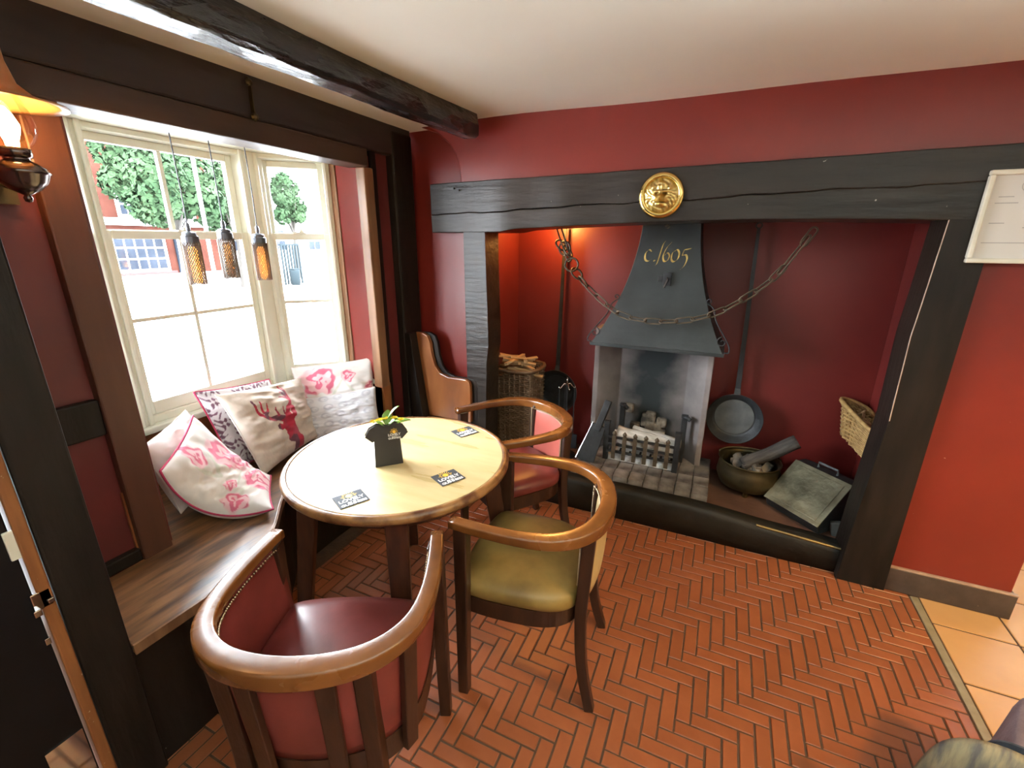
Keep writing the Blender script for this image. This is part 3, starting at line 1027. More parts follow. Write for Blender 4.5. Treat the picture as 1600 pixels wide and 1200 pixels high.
s_.prism([(-0.345, 0.065), (-0.345, -0.10), (-0.315, -0.10), (-0.20, 0.02), (0.20, 0.02), (0.305, -0.10), (0.335, -0.10), (0.335, 0.065)], 0.0, 0.80, 'z')
s_.build('render_panel', fm, fs_, bevel=0.004)
# broken brick patch low on the fireback
bk = MB()
for i in range(12):
    a = rng.random(4)
    bk.box(-0.13 + 0.26 * a[0] - 0.03, -0.13 + 0.26 * a[0] + 0.03, 0.0 - 0.02 * a[2], 0.03, 0.05 + 0.24 * a[1] - 0.03, 0.05 + 0.24 * a[1] + 0.03)
bk.build('crumbled_brick', M['char'], fs_, bevel=0.008)['kind'] = 'stuff'

# hood
hood = empty('fire_hood', (-0.30, 2.60, 0.92))
tag(hood, 'black iron fire hood with flared base and gold date lettering', 'hood')


def hood_prof(t):
    """t 0 bottom .. 1 top -> left x, right x, front y, z (local)"""
    e = (1 - t) ** 2.3
    xl = -0.135 - 0.215 * e
    xr = 0.150 + 0.190 * e
    return xl, xr, 0.05 - 0.15 * e - 0.0 * t, 0.03 + 0.80 * t


hm = MB()
vs, fs = [], []
nh = 22
for i in range(nh + 1):
    xl, xr, yf, z = hood_prof(i / nh)
    vs += [(xl, yf, z), (xr, yf, z), (xr, 0.25, z), (xl, 0.25, z)]
for i in range(nh):
    for k in range(4):
        l = (k + 1) % 4
        fs.append((i * 4 + k, i * 4 + l, (i + 1) * 4 + l, (i + 1) * 4 + k))
fs.append((nh * 4, nh * 4 + 1, nh * 4 + 2, nh * 4 + 3))
hm.add(vs, fs).build('hood_body', M['hood'], hood, bevel=0.003)
rim = MB()
xl, xr, yf, z = hood_prof(0)
rim.box(xl - 0.006, xr + 0.006, yf - 0.006, yf + 0.006, 0.016, 0.034)
rim.box(xl - 0.006, xl + 0.006, yf, 0.25, 0.016, 0.034)
rim.box(xr - 0.006, xr + 0.006, yf, 0.25, 0.016, 0.034)
rim.build('bottom_rim', M['hood'], hood, bevel=0.002)
br_ = MB()
br_.box(-0.002, 0.040, -0.002, 0.046, 0.355, 0.425)
br_.box(-0.030, 0.0, 0.005, 0.04, 0.375, 0.405)
br_.tube([(0.018, 0.01, 0.40), (0.026, -0.018, 0.39), (0.010, -0.022, 0.345)], 0.006, 6)
br_.build('damper_catch', M['iron'], hood, bevel=0.002)
# side scrolls


def scroll(cx, cz, r0, turns, start, sgn, n=26):
    out = []
    for i in range(n + 1):
        t = i / n
        a = start + sgn * turns * 2 * math.pi * t
        r = r0 * (1 - 0.8 * t)
        out.append((cx + r * math.cos(a), cz + r * math.sin(a)))
    return out


for sg in (-1, 1):
    sm = MB()
    def P(t, o):
        xl, xr, yf, z = hood_prof(t)
        return ((xl - o) if sg < 0 else (xr + o), yf + 0.01, z)
    X = lambda v: v if sg < 0 else -v + 0.0
    base = hood_prof(0.0)
    bx = base[0] if sg < 0 else base[1]
    pts = [P(0.31, 0.0), P(0.27, 0.026), P(0.2, 0.022), P(0.12, 0.036), P(0.05, 0.044), P(0.012, 0.03), P(0.008, 0.008)]
    sm.tube(catmull(pts, 5), 0.0038, 6)
    c0 = P(0.075, 0.020)
    sm.tube([(x, base[2] + 0.02, z) for x, z in scroll(c0[0], c0[2], 0.028, 1.2, math.pi / 2, sg)], 0.003, 6)
    c0 = P(0.32, 0.016)
    sm.tube([(x, base[2] + 0.08, z) for x, z in scroll(c0[0], c0[2], 0.018, 1.1, -math.pi / 2, -sg)], 0.003, 6)
    sm.build('scroll_bracket', M['iron'], hood, smooth=True)


def ribbon(m, pts, wd, y, th=0.0015):
    """calligraphic stroke in xz plane, pts list of (x,z), wd widths"""
    P3 = catmull([(p[0], 0, p[1]) for p in pts], 5)
    n = len(P3)
    L, R_ = [], []
    pen = Vector((0.75, 0, 0.66))
    for i, p in enumerate(P3):
        s = i / (n - 1)
        w_ = wd * (0.35 + 0.65 * math.sin(math.pi * min(1, max(0, s))) ** 0.7)
        L.append(p - pen * w_)
        R_.append(p + pen * w_)
    vs = [(p.x, y, p.z) for p in L] + [(p.x, y, p.z) for p in R_] + [(p.x, y + th, p.z) for p in L] + [(p.x, y + th, p.z) for p in R_]
    fs = []
    for i in range(n - 1):
        fs.append((i, i + 1, n + i + 1, n + i))
        fs.append((2 * n + i, 3 * n + i, 3 * n + i + 1, 2 * n + i + 1))
    m.add(vs, fs)


lt = MB()
u = 0.1
g = lambda lst, ox: [(ox + x * u, 0.48 + z * u) for x, z in lst]
YH = 0.0
ribbon(lt, g([(0.36, 0.50), (0.22, 0.60), (0.05, 0.40), (0.06, 0.10), (0.22, 0.0), (0.40, 0.12)], -0.115), 0.0055, YH)        # c
ribbon(lt, g([(0.52, 0.06), (0.56, 0.02), (0.60, 0.04)], -0.115), 0.006, YH)                                                     # .
ribbon(lt, g([(0.62, -0.22), (0.72, -0.05), (0.90, 0.80), (1.02, 1.05)], -0.115), 0.0045, YH)                                    # 1
ribbon(lt, g([(1.35, 1.0), (1.12, 0.70), (0.98, 0.30), (1.05, 0.02), (1.22, 0.05), (1.30, 0.30), (1.18, 0.45), (1.04, 0.30)], -0.115), 0.005, YH)   # 6
ribbon(lt, g([(1.62, 0.60), (1.44, 0.45), (1.42, 0.12), (1.56, 0.0), (1.74, 0.15), (1.78, 0.45), (1.66, 0.62), (1.54, 0.52)], -0.115), 0.0055, YH)  # 0
ribbon(lt, g([(2.35, 0.68), (2.18, 0.64), (2.02, 0.62)], -0.115), 0.0055, YH)
ribbon(lt, g([(2.02, 0.62), (1.95, 0.34), (2.12, 0.36), (2.20, 0.15), (2.10, -0.2), (1.90, -0.42)], -0.115), 0.005, YH)            # 5
lo_ = lt.build('gold_lettering', M['gold_ink'], hood, fix=False)
# lay the lettering on the sloping front
for v in lo_.data.vertices:
    t = (v.co.z - 0.03) / 0.80
    v.co.y += hood_prof(min(1, max(0, t)))[2] - 0.003
cr_ = MB()
for a in range(7):
    an = a * 2 * math.pi / 7
    ribbon(cr_, [(-0.012 + 0.004 * math.cos(an), 0.655 + 0.004 * math.sin(an)), (-0.012 + 0.014 * math.cos(an), 0.655 + 0.018 * math.sin(an))], 0.004, 0.045)
cr_.build('faded_crest', surf('faded_gold', (0.14, 0.09, 0.035, 1), (0.05, 0.045, 0.035, 1), 40, 0.5), hood, fix=False)

# chain swag
ch = empty('iron_chain', (-0.25, 2.45, 1.56))
tag(ch, 'rusty iron chain of long links draped across the fire hood', 'chain')
O = Vector((-0.25, 2.45, 1.56))


def link_mesh(L, wd, r):
    m = MB()
    pts = []
    for i in range(8):
        a = -math.pi / 2 + math.pi * i / 7
        pts.append((L / 2 - wd / 2 + wd / 2 * math.cos(a), wd / 2 * math.sin(a), 0))
    for i in range(8):
        a = math.pi / 2 + math.pi * i / 7
        pts.append((-L / 2 + wd / 2 + wd / 2 * math.cos(a), wd / 2 * math.sin(a), 0))
    m.tube(pts, r, 6, closed=True)
    return m


LK = link_mesh(0.088, 0.030, 0.0042).mesh('link', True)
LK.materials.append(M['rust'])
LKL = link_mesh(0.20, 0.024, 0.0045).mesh('link', True)
LKL.materials.append(M['rust'])
RG = MB().tube([(0.036 * math.cos(a), 0.036 * math.sin(a), 0) for a in np.linspace(0, 2 * math.pi, 25)[:-1]], 0.0055, 8, closed=True).mesh('ring', True)
RG.materials.append(M['rust'])


def place_link(me, a, b, roll, nm='link'):
    a, b = Vector(a), Vector(b)
    t = (b - a).normalized()
    q = t.to_track_quat('X', 'Z')
    o = bpy.data.objects.new(nm, me)
    COL.objects.link(o)
    o.parent = ch
    o.matrix_local = Matrix.Translation((a + b) / 2 - O) @ q.to_matrix().to_4x4() @ Matrix.Rotation(roll, 4, 'X')
    return o


cpts = [(-0.868, 2.50, 1.575), (-0.795, 2.49, 1.40), (-0.72, 2.48, 1.30), (-0.60, 2.46, 1.20), (-0.50, 2.445, 1.135), (-0.38, 2.44, 1.108), (-0.26, 2.44, 1.108), (-0.14, 2.44, 1.125),
        (-0.02, 2.45, 1.165), (0.10, 2.46, 1.245), (0.22, 2.47, 1.36), (0.335, 2.48, 1.56)]
cv = catmull(cpts, 14)
acc = [0]
for i in range(1, len(cv)):
    acc.append(acc[-1] + (cv[i] - cv[i - 1]).length)


def at_s(s):
    for i in range(1, len(cv)):
        if acc[i] >= s:
            t = (s - acc[i - 1]) / (acc[i] - acc[i - 1])
            return cv[i - 1].lerp(cv[i], t)
    return cv[-1]


s = 0.0
i = 0
place_link(LKL, at_s(0), at_s(0.19), 1.2)
s = 0.185
for k in range(3):
    place_link(RG, at_s(s + 0.002), at_s(s + 0.06), 1.2 - 0.9 * k, 'ring')
    s += 0.058
while s < acc[-1] - 0.22:
    place_link(LK, at_s(s), at_s(s + 0.082), 0.35 + (math.pi / 2 if i % 2 else 0))
    s += 0.077
    i += 1
place_link(LKL, at_s(acc[-1] - 0.215), at_s(acc[-1] - 0.05), 0.4)
place_link(LK, at_s(acc[-1] - 0.08), at_s(acc[-1]), 1.6)
for k in range(3):
    place_link(RG, (-0.868 + 0.018 * k, 2.505 + 0.006 * k, 1.50 - 0.012 * k), (-0.83 + 0.018 * k, 2.505, 1.46 - 0.02 * k), 0.4 + 1.3 * k, 'ring')

# lion medallion
ln = empty('lion_medallion', (-0.302, YF - 0.026, 1.695))
tag(ln, 'round polished brass lion head medallion on the mantel beam', 'ornament')
R0 = 0.096
rm = MB()
Mf = Matrix.Rotation(math.pi / 2, 4, 'X')
rm.lathe([(0.070, 0.0), (0.072, 0.012), (0.080, 0.015), (0.090, 0.011), (R0, 0.004), (R0, 0.0)], 48, Mf)
rm.build('rim', M['brass'], ln, smooth=True)
fc = MB()
nr, na = 40, 72
gss = lambda x, z, cx, cz, sx_, sz_: math.exp(-((x - cx) / sx_) ** 2 - ((z - cz) / sz_) ** 2)


def lion_h(x, z):
    r = math.hypot(x, z)
    a = math.atan2(x, -z)
    h = 0.020 * max(0, 1 - (r / 1.02) ** 2) ** 0.6
    mane = max(0, min(1, (math.hypot(x / 0.52, (z + 0.02) / 0.72) - 0.75) * 4))
    h += mane * (0.0024 * math.sin(a * 13 + 5 * math.sin(r * 5 + 2 * a)) + 0.0014 * math.sin(a * 24 - 9 * r + 2 * math.sin(3 * a))) * (1 if r < 0.98 else 0)
    h += 0.020 * gss(x, z, 0, -0.22, 0.22, 0.26)          # muzzle
    h += 0.010 * gss(x, z, 0, 0.02, 0.11, 0.36)           # nose bridge
    h += 0.008 * gss(x, z, 0, -0.10, 0.15, 0.08)          # nose tip
    for sg in (-1, 1):
        h += 0.009 * gss(x, z, sg * 0.24, 0.20, 0.17, 0.06)   # brow
        h -= 0.013 * gss(x, z, sg * 0.23, 0.08, 0.11, 0.07)   # eye socket
        h += 0.006 * gss(x, z, sg * 0.23, 0.07, 0.045, 0.04)  # eye
        h += 0.007 * gss(x, z, sg * 0.16, -0.24, 0.12, 0.12)  # whisker pad
        h += 0.008 * gss(x, z, sg * 0.50, 0.42, 0.11, 0.14)   # ear
        h += 0.005 * gss(x, z, sg * 0.36, -0.08, 0.13, 0.18)  # cheek
    h -= 0.014 * gss(x, z, 0, -0.40, 0.22, 0.045)         # mouth
    h += 0.008 * gss(x, z, 0, -0.54, 0.14, 0.10)          # chin
    h += 0.006 * gss(x, z, 0, 0.55, 0.3, 0.2) * (1 + 0.6 * math.sin(x * 30))
    return h


vs, fs = [(0, -lion_h(0, 0) - 0.002, 0)], []
for i in range(1, nr + 1):
    for k in range(na):
        a = 2 * math.pi * k / na
        x, z = i / nr * math.cos(a), i / nr * math.sin(a)
        vs.append((x * 0.073, -lion_h(x, z) - 0.002, z * 0.073))
for k in range(na):
    fs.append((0, 1 + k, 1 + (k + 1) % na))
for i in range(nr - 1):
    for k in range(na):
        l = (k + 1) % na
        fs.append((1 + i * na + k, 1 + (i + 1) * na + k, 1 + (i + 1) * na + l, 1 + i * na + l))
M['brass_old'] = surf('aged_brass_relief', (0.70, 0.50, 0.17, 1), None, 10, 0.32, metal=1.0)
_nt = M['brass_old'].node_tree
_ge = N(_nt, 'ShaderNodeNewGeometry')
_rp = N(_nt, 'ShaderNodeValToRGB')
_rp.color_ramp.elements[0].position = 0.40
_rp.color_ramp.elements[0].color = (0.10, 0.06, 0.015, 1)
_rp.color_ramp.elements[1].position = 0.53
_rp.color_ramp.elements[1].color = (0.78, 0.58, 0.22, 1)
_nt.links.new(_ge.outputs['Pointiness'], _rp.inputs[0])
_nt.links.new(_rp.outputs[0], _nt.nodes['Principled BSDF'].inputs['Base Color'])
fc.add(vs, fs).build('lion_head', M['brass_old'], ln, smooth=True)

# fire grate
gr = empty('fire_grate', (-0.33, 2.64, 0.213))
tag(gr, 'black iron fire grate with upright posts and spiked front bars', 'grate')
pm = {}
for (x, y, hh, nm) in ((-0.205, -0.075, 0.235, 'f'), (0.205, -0.085, 0.235, 'f'), (-0.15, 0.09, 0.30, 'b'), (0.22, 0.07, 0.29, 'b')):
    p = MB()
    p.box(-0.016, 0.016, -0.012, 0.012, 0, hh)
    p.box(-0.019, 0.019, -0.016, 0.014, hh, hh + 0.018)
    if nm == 'b':
        p.tube([(0, -0.005, hh + 0.004), (0.02, -0.02, hh + 0.006), (0.034, -0.026, hh - 0.004)], 0.014, 8)
    o = p.build('post', M['iron'], gr, bevel=0.003)
    o.location = (x, y, 0)
for z in (0.055, 0.10, 0.148):
    MB().box(-0.20, 0.20, -0.090, -0.080, z, z + 0.016).build('front_bar', M['iron'], gr, bevel=0.002)
for i in range(6):
    x = -0.155 + i * 0.062
    p = MB()
    p.box(-0.011, 0.011, -0.006, 0.006, 0.02, 0.172)
    p.lathe([(0.004, 0.17), (0.013, 0.182), (0.012, 0.190), (0.002, 0.203)], 8, Matrix.Translation((0, 0, 0)))
    o = p.build('spike', M['rust'], gr)
    o.location = (x, -0.096, 0)
bb = MB()
for i in range(7):
    x = -0.18 + 0.06 * i
    bb.box(x - 0.006, x + 0.006, -0.08, 0.09, 0.05, 0.062)
bb.build('bottom_bars', M['iron'], gr)


def log_mesh(L, r, n=14, m=14, seed=0):
    r_ = np.random.default_rng(seed)
    k = MB()
    ph = r_.random(6) * 6
    prof = []
    vs, fs = [], []
    for i in range(m + 1):
        x = L * (i / m - 0.5)
        for j in range(n):
            a = 2 * math.pi * j / n
            rr = r * (1 + 0.10 * math.sin(3 * a + ph[0]) + 0.06 * math.sin(5 * a + ph[1] + 9 * x) + 0.05 * math.sin(30 * x + ph[2] + a))
            vs.append((x, rr * math.cos(a), rr * math.sin(a) + 0.06 * r * math.sin(12 * x + ph[3])))
    for i in range(m):
        for j in range(n):
            l = (j + 1) % n
            fs.append((i * n + j, i * n + l, (i + 1) * n + l, (i + 1) * n + j))
    fs += [tuple(range(n - 1, -1, -1)), tuple(m * n + j for j in range(n))]
    return k.add(vs, fs)


for (loc, rot, L, r, lab, sd) in (((-0.30, 2.625, 0.345), (0.02, 0.07, -0.10), 0.37, 0.054, 'pale ash-covered log lying along the front of the fire grate', 1),
                                  ((-0.36, 2.70, 0.345), (0, -0.08, 0.12), 0.30, 0.032, 'burnt log at the back of the fire grate against the fireback', 2),
                                  ((-0.27, 2.655, 0.385), (0, 0.05, -0.25), 0.26, 0.022, 'thin ashy log resting on top of the other grate logs', 3)):
    o = log_mesh(L, r, seed=sd).build('fire_log', M['log'], smooth=True)
    o.location = loc
    o.rotation_euler = rot
    tag(o, lab, 'log', 'logs in the fire grate')
am = MB()
vs, fs = [], []
na_, nb2 = 30, 20
for i in range(na_ + 1):
    for j in range(nb2 + 1):
        uu, vv = i / na_ * 2 - 1, j / nb2 * 2 - 1
        d = max(0, 1 - uu * uu) * max(0, 1 - vv * vv)
        z = (0.10 + 0.05 * vv) * d ** 0.5 + 0.012 * math.sin(9 * uu + 4 * vv) * d + 0.02 * d * rng.random()
        vs.append((0.21 * uu, 0.10 * vv, z))
for i in range(na_):
    for j in range(nb2):
        a = i * (nb2 + 1) + j
        fs.append((a, a + nb2 + 1, a + nb2 + 2, a + 1))
ao = am.add(vs, fs).build('ash_heap', M['ash'], smooth=True)
ao.location = (-0.33, 2.665, 0.214)
tag(ao, 'heap of grey wood ash under the grate logs', 'ash', kind='stuff')

# long-handled pans


def long_pan(loc, lean, rad, hl, label, mt_in, roll=0.0):
    r = empty('long_handled_pan', loc)
    tag(r, label, 'pan', 'long-handled pans hung in the fireplace')
    Mx = Matrix.Rotation(lean, 4, 'X') @ Matrix.Rotation(roll, 4, 'Y')
    Mp = Mx @ Matrix.Translation((0, 0, rad)) @ Matrix.Rotation(math.pi / 2, 4, 'X')
    p = MB()
    p.lathe([(0.001, 0.0), (rad * 0.72, 0.0), (rad * 0.80, 0.006), (rad * 0.97, 0.045), (rad, 0.05), (rad * 1.0, 0.042), (rad * 0.84, 0.0), (rad * 0.76, -0.006), (0.001, -0.006)], 40, Mp, False, False)
    p.build('pan_bowl', M['iron'], r, smooth=True)
    MB().lathe([(0.001, 0.002), (rad * 0.70, 0.002), (rad * 0.70, 0.0035), (0.001, 0.0035)], 40, Mp, False, False).build('pan_floor', mt_in, r)
    h = MB()
    pts = [(0, -0.03, rad * 1.98), (0, -0.022, rad * 2.2), (0, -0.02, rad * 2 + hl * 0.5), (0, -0.02, rad * 2 + hl)]
    pts = [Mx @ Vector(q) for q in pts]
    h.sweep(pts, lambda s: [(-0.017 + 0.009 * s, -0.004), (0.017 - 0.009 * s, -0.004), (0.017 - 0.009 * s, 0.004), (-0.017 + 0.009 * s, 0.004)], up=Vector((0, -1, 0)))
    top = pts[-1]
    h.tube([(top.x + 0.014 * math.cos(a), top.y, top.z + 0.014 + 0.014 * math.sin(a)) for a in np.linspace(0, 2 * math.pi, 15)[:-1]], 0.004, 6, closed=True)
    h.build('handle', M['iron'], r)
    return r


long_pan((0.157, 2.80, 0.37), -0.025, 0.150, 0.90, 'grey long-handled iron frying pan hanging right of the fire hood', M['iron_pan'], -0.025)
long_pan((-0.945, 2.80, 0.38), -0.03, 0.150, 0.90, 'black long-handled iron pan hanging left of the fire hood', M['iron'], 0.01)

# cauldron with burnt wood
cd = empty('bronze_cauldron', (0.262, 2.69, 0.13))
tag(cd, 'squat tarnished bronze pot filled with burnt wood on the hearth', 'pot')
cm = MB()
cm.lathe([(0.001, 0.022), (0.10, 0.022), (0.145, 0.045), (0.165, 0.10), (0.160, 0.15), (0.150, 0.172), (0.158, 0.186), (0.164, 0.190), (0.160, 0.194), (0.146, 0.182), (0.142, 0.172), (0.150, 0.14), (0.150, 0.10), (0.13, 0.05), (0.001, 0.035)], 40, None, False, False)
cm.build('pot_body', M['bronze'], cd, smooth=True)
for k in range(3):
    a = 0.5 + k * 2 * math.pi / 3
    MB().lathe([(0.014, 0.0), (0.012, 0.02), (0.018, 0.035)], 8, Matrix.Translation((0.10 * math.cos(a), 0.10 * math.sin(a), 0))).build('foot', M['bronze'], cd)
hb = MB()
hb.tube([(0.160 * math.cos(a), 0.0 + 0.05 * math.sin(a) + 0.05, 0.185 + 0.03 * math.sin(a)) for a in np.linspace(0, math.pi, 17)], 0.005, 6)
hb.build('bail_handle', M['bronze'], cd, smooth=True)
wl_ = log_mesh(0.30, 0.036, seed=9)
o = wl_.build('fire_log', M['bark'], smooth=True)
o.location = (0.355, 2.69, 0.375)
o.rotation_euler = (0.3, -0.62, 0.10)
tag(o, 'long dark log sticking out of the bronze pot', 'log')
for k in range(13):
    a = rng.random(5)
    rr = 0.105 * math.sqrt(a[0])
    lm = log_mesh(0.05 + 0.05 * a[1], 0.018 + 0.012 * a[2], 7, 4, seed=20 + k)
    o = lm.build('charred_chunk', M['char'])
    o.location = (0.262 + rr * math.cos(6.28 * a[3]), 2.69 + rr * math.sin(6.28 * a[3]), 0.275 + 0.03 * a[4] - 0.02 * rr / 0.1)
    o.rotation_euler = tuple(rng.random(3) * 3)
    tag(o, 'small charred wood chunk heaped in the bronze pot', 'firewood', 'charred chunks in the bronze pot')

# slant-lid coal box
bx = empty('coal_box', (0.58, 2.57, 0.13), math.atan2(-0.20, 0.206))
tag(bx, 'black coal box with a sloping tarnished metal lid on the hearth', 'box')
bxm = MB()
W2 = 0.148
prof = [(-0.155, 0.0), (0.13, 0.0), (0.16, 0.20), (0.075, 0.235), (0.02, 0.235), (-0.175, 0.05)]
bxm.prism([(y, z) for y, z in prof], -W2, W2, 'x')
bxm.build('box_body', M['iron'], bx, bevel=0.006)
lid = MB()
d = Vector((0, 0.195, 0.185)).normalized()
nn = Vector((0, -d.z, d.y))
c0 = Vector((0, -0.178, 0.047))
for (a, b, t0, t1, w_) in ((0.0, 0.272, 0.002, 0.008, W2 + 0.004), (0.022, 0.25, 0.008, 0.012, W2 - 0.022)):
    p = []
    for tt in (t0, t1):
        for (xx, ss) in ((-w_, a), (w_, a), (w_, b), (-w_, b)):
            q = c0 + d * ss + nn * tt
            p.append((xx, q.y, q.z))
    lid.hexa(p)
lid.build('lid', M['tin'], bx, bevel=0.003)
hn = MB()
hn.tube([(-0.05, 0.05, 0.236), (-0.05, 0.05, 0.262), (0.05, 0.05, 0.262), (0.05, 0.05, 0.236)], 0.006, 8)
hn.build('handle', M['iron_pan'], bx)
# grey stone wedge beside the right post
o = MB().hexa([(0.635, 2.37, 0.13), (0.69, 2.37, 0.13), (0.69, 2.43, 0.13), (0.635, 2.43, 0.13), (0.62, 2.38, 0.195), (0.665, 2.38, 0.205), (0.67, 2.41, 0.205), (0.625, 2.41, 0.195)]).build('stone_wedge', M['slate'], bevel=0.006)
tag(o, 'small grey stone wedge at the foot of the right fireplace post', 'stone')


# wicker baskets: woven strands around upright stakes
def woven(parent, corners_b, corners_t, mat, rows, nst, r, skip=None):
    """corners ccw bottom/top lists of Vector; weave along closed outline"""
    nb = len(corners_b)
    def outline(t):
        return [Vector(b).lerp(Vector(tp), t) for b, tp in zip(corners_b, corners_t)]
    st = MB()
    per = []
    for k in range(nb):
        for j in range(nst):
            per.append((k, j / nst))
    for k, f in per:
        a = Vector(corners_b[k]).lerp(Vector(corners_b[(k + 1) % nb]), f)
        b = Vector(corners_t[k]).lerp(Vector(corners_t[(k + 1) % nb]), f)
        st.tube([a, b], r * 1.1, 5)
    st.build('stakes', mat, parent)
    wv = MB()
    for i in range(rows):
        t = (i + 0.5) / rows
        ol = outline(t)
        cen = sum(ol, Vector()) / nb
        pts = []
        for q, (k, f) in enumerate(per):
            p = ol[k].lerp(ol[(k + 1) % nb], f)
            out = (p - cen)
            out.z = 0
            out = out.normalized()
            pts.append(p + out * r * 1.7 * (1 if (q + i) % 2 else -1))
        wv.tube(pts, r, 5, closed=True)
    o = wv.build('woven_strands', mat, parent, smooth=True)
    o['kind'] = 'stuff'
    rimb = MB()
    rimb.tube(catmull(outline(1.0), 4, True), r * 2.4, 7, closed=True)
    rimb.build('rim', mat, parent, smooth=True)


kbk = empty('log_basket', (-1.14, 2.60, 0.13))
tag(kbk, 'tall square brown wicker basket holding kindling behind the left post', 'basket')
cb = [(-0.115, -0.11, 0), (0.115, -0.11, 0), (0.115, 0.11, 0), (-0.115, 0.11, 0)]
ct = [(-0.125, -0.12, 0.60), (0.125, -0.12, 0.60), (0.125, 0.12, 0.60), (-0.125, 0.12, 0.60)]
woven(kbk, cb, ct, M['wicker_dark'], 46, 7, 0.0048)
MB().box(-0.11, 0.11, -0.105, 0.105, 0.005, 0.55).build('liner', M['wicker_dark'], kbk)
for k in range(18):
    a = rng.random(6)
    L = 0.14 + 0.10 * a[0]
    m = MB()
    wv, hv = 0.009 + 0.008 * a[1], 0.006 + 0.006 * a[2]
    m.hexa([(-L / 2, -wv, -hv), (L / 2, -wv * 0.7, -hv * 0.8), (L / 2, wv, -hv * 0.5), (-L / 2, wv * 0.8, -hv), (-L / 2, -wv * 0.8, hv), (L / 2, -wv, hv * 0.6), (L / 2, wv * 0.6, hv), (-L / 2, wv, hv)])
    o = m.build('kindling_stick', M['kindling'], bevel=0.001)
    o.location = (-1.14 + 0.14 * (a[3] - 0.5), 2.585 + 0.14 * (a[4] - 0.5), 0.705 + 0.0052 * k)
    o.rotation_euler = (random.uniform(-.3, .3), random.uniform(-.3, .3), 6.28 * a[5])
    tag(o, 'pale split kindling stick piled in the square log basket', 'firewood', 'kindling in the log basket')

wbk = empty('wicker_basket', (0.745, 2.68, 0.36))
tag(wbk, 'golden wicker basket wedged up behind the right fireplace post', 'basket')
cb = [(-0.02, -0.10, 0.0), (0.035, -0.06, 0.0), (0.035, 0.10, 0.03), (-0.05, 0.06, 0.09)]
ct = [(-0.08, -0.085, 0.245), (0.04, -0.14, 0.20), (0.04, 0.17, 0.26), (-0.115, 0.165, 0.30)]
cb = [(-0.075, 0.06, 0.165), (0.0, -0.175, 0.115), (0.03, 0.02, 0.10), (-0.04, 0.13, 0.14)]
ct = [(-0.095, 0.08, 0.335), (0.028, -0.195, 0.255), (0.036, 0.10, 0.30), (-0.06, 0.165, 0.335)]
woven(wbk, cb, ct, M['wicker'], 16, 9, 0.0048)
for k in range(6):
    a = rng.random(4)
    lfm = MB()
    L, wv = 0.045 + 0.02 * a[0], 0.016
    n = 6
    vs, fs = [], []
    for i in range(n + 1):
        t = i / n
        ww = wv * math.sin(math.pi * (0.08 + 0.84 * t))
        z = 0.014 * math.sin(3 * t + a[1] * 6)
        for sgn_, dz in ((-1, 0.006), (0, 0), (1, 0.006)):
            vs.append((L * (t - 0.5), sgn_ * ww, z + dz))
    for i in range(n):
        for j in range(2):
            q = i * 3 + j
            fs.append((q, q + 1, q + 4, q + 3))
    lfm.add(vs, fs)
    o = lfm.build('wood_shaving', M['kindling'], smooth=True, fix=False)
    sd = o.modifiers.new('thickness', 'SOLIDIFY')
    sd.thickness = 0.0025
    o.location = (0.735 + 0.04 * (a[2] - 0.5), 2.60 + 0.13 * a[3], 0.615 + 0.10 * a[3] * 0.5 + 0.003 * k)
    o.rotation_euler = tuple((rng.random(3) - 0.5) * 2.4)
    tag(o, 'curled pale wood shaving in the golden wicker basket', 'firewood', 'shavings in the wicker basket')

# fire tools beside the hood
ft = empty('fire_tool_set', (-0.83, 2.66, 0.13))
tag(ft, 'black fire tool stand with bright steel hooks left of the hearth', 'fire tools')
MB().lathe([(0.07, 0), (0.07, 0.012), (0.02, 0.02)], 20).build('base', M['iron'], ft, smooth=True)
MB().tube([(0, 0, 0.015), (0, 0, 0.50)], 0.006, 8).build('stem', M['iron'], ft)
hk = MB()
hk.tube([(0, 0, 0.50), (0, 0, 0.545)], 0.004, 6)
for k in range(4):
    a = 0.6 + k * math.pi / 2
    c, s_2 = math.cos(a), math.sin(a)
    hk.tube([(0, 0, 0.50), (0.02 * c, 0.02 * s_2, 0.505), (0.035 * c, 0.035 * s_2, 0.485), (0.05 * c, 0.05 * s_2, 0.47), (0.055 * c, 0.055 * s_2, 0.485)], 0.0035, 6)
hk.build('hooks', M['chrome'], ft, smooth=True)
for k in range(3):
    a = 0.6 + k * math.pi / 2
    c, s_2 = 0.05 * math.cos(a), 0.05 * math.sin(a)
    t = MB()
    t.tube([(c, s_2, 0.475), (c, s_2, 0.14)], 0.004, 6)
    if k == 0:
        t.box(c - 0.03, c + 0.03, s_2 - 0.004, s_2 + 0.004, 0.05, 0.15)
    elif k == 1:
        t.lathe([(0.016, 0.05), (0.028, 0.06), (0.016, 0.15)], 10, Matrix.Translation((c, s_2, 0)))
    else:
        t.tube([(c, s_2, 0.14), (c, s_2, 0.06), (c + 0.02, s_2, 0.05)], 0.004, 6)
    t.build(('shovel', 'brush', 'poker')[k], M['iron'], ft)

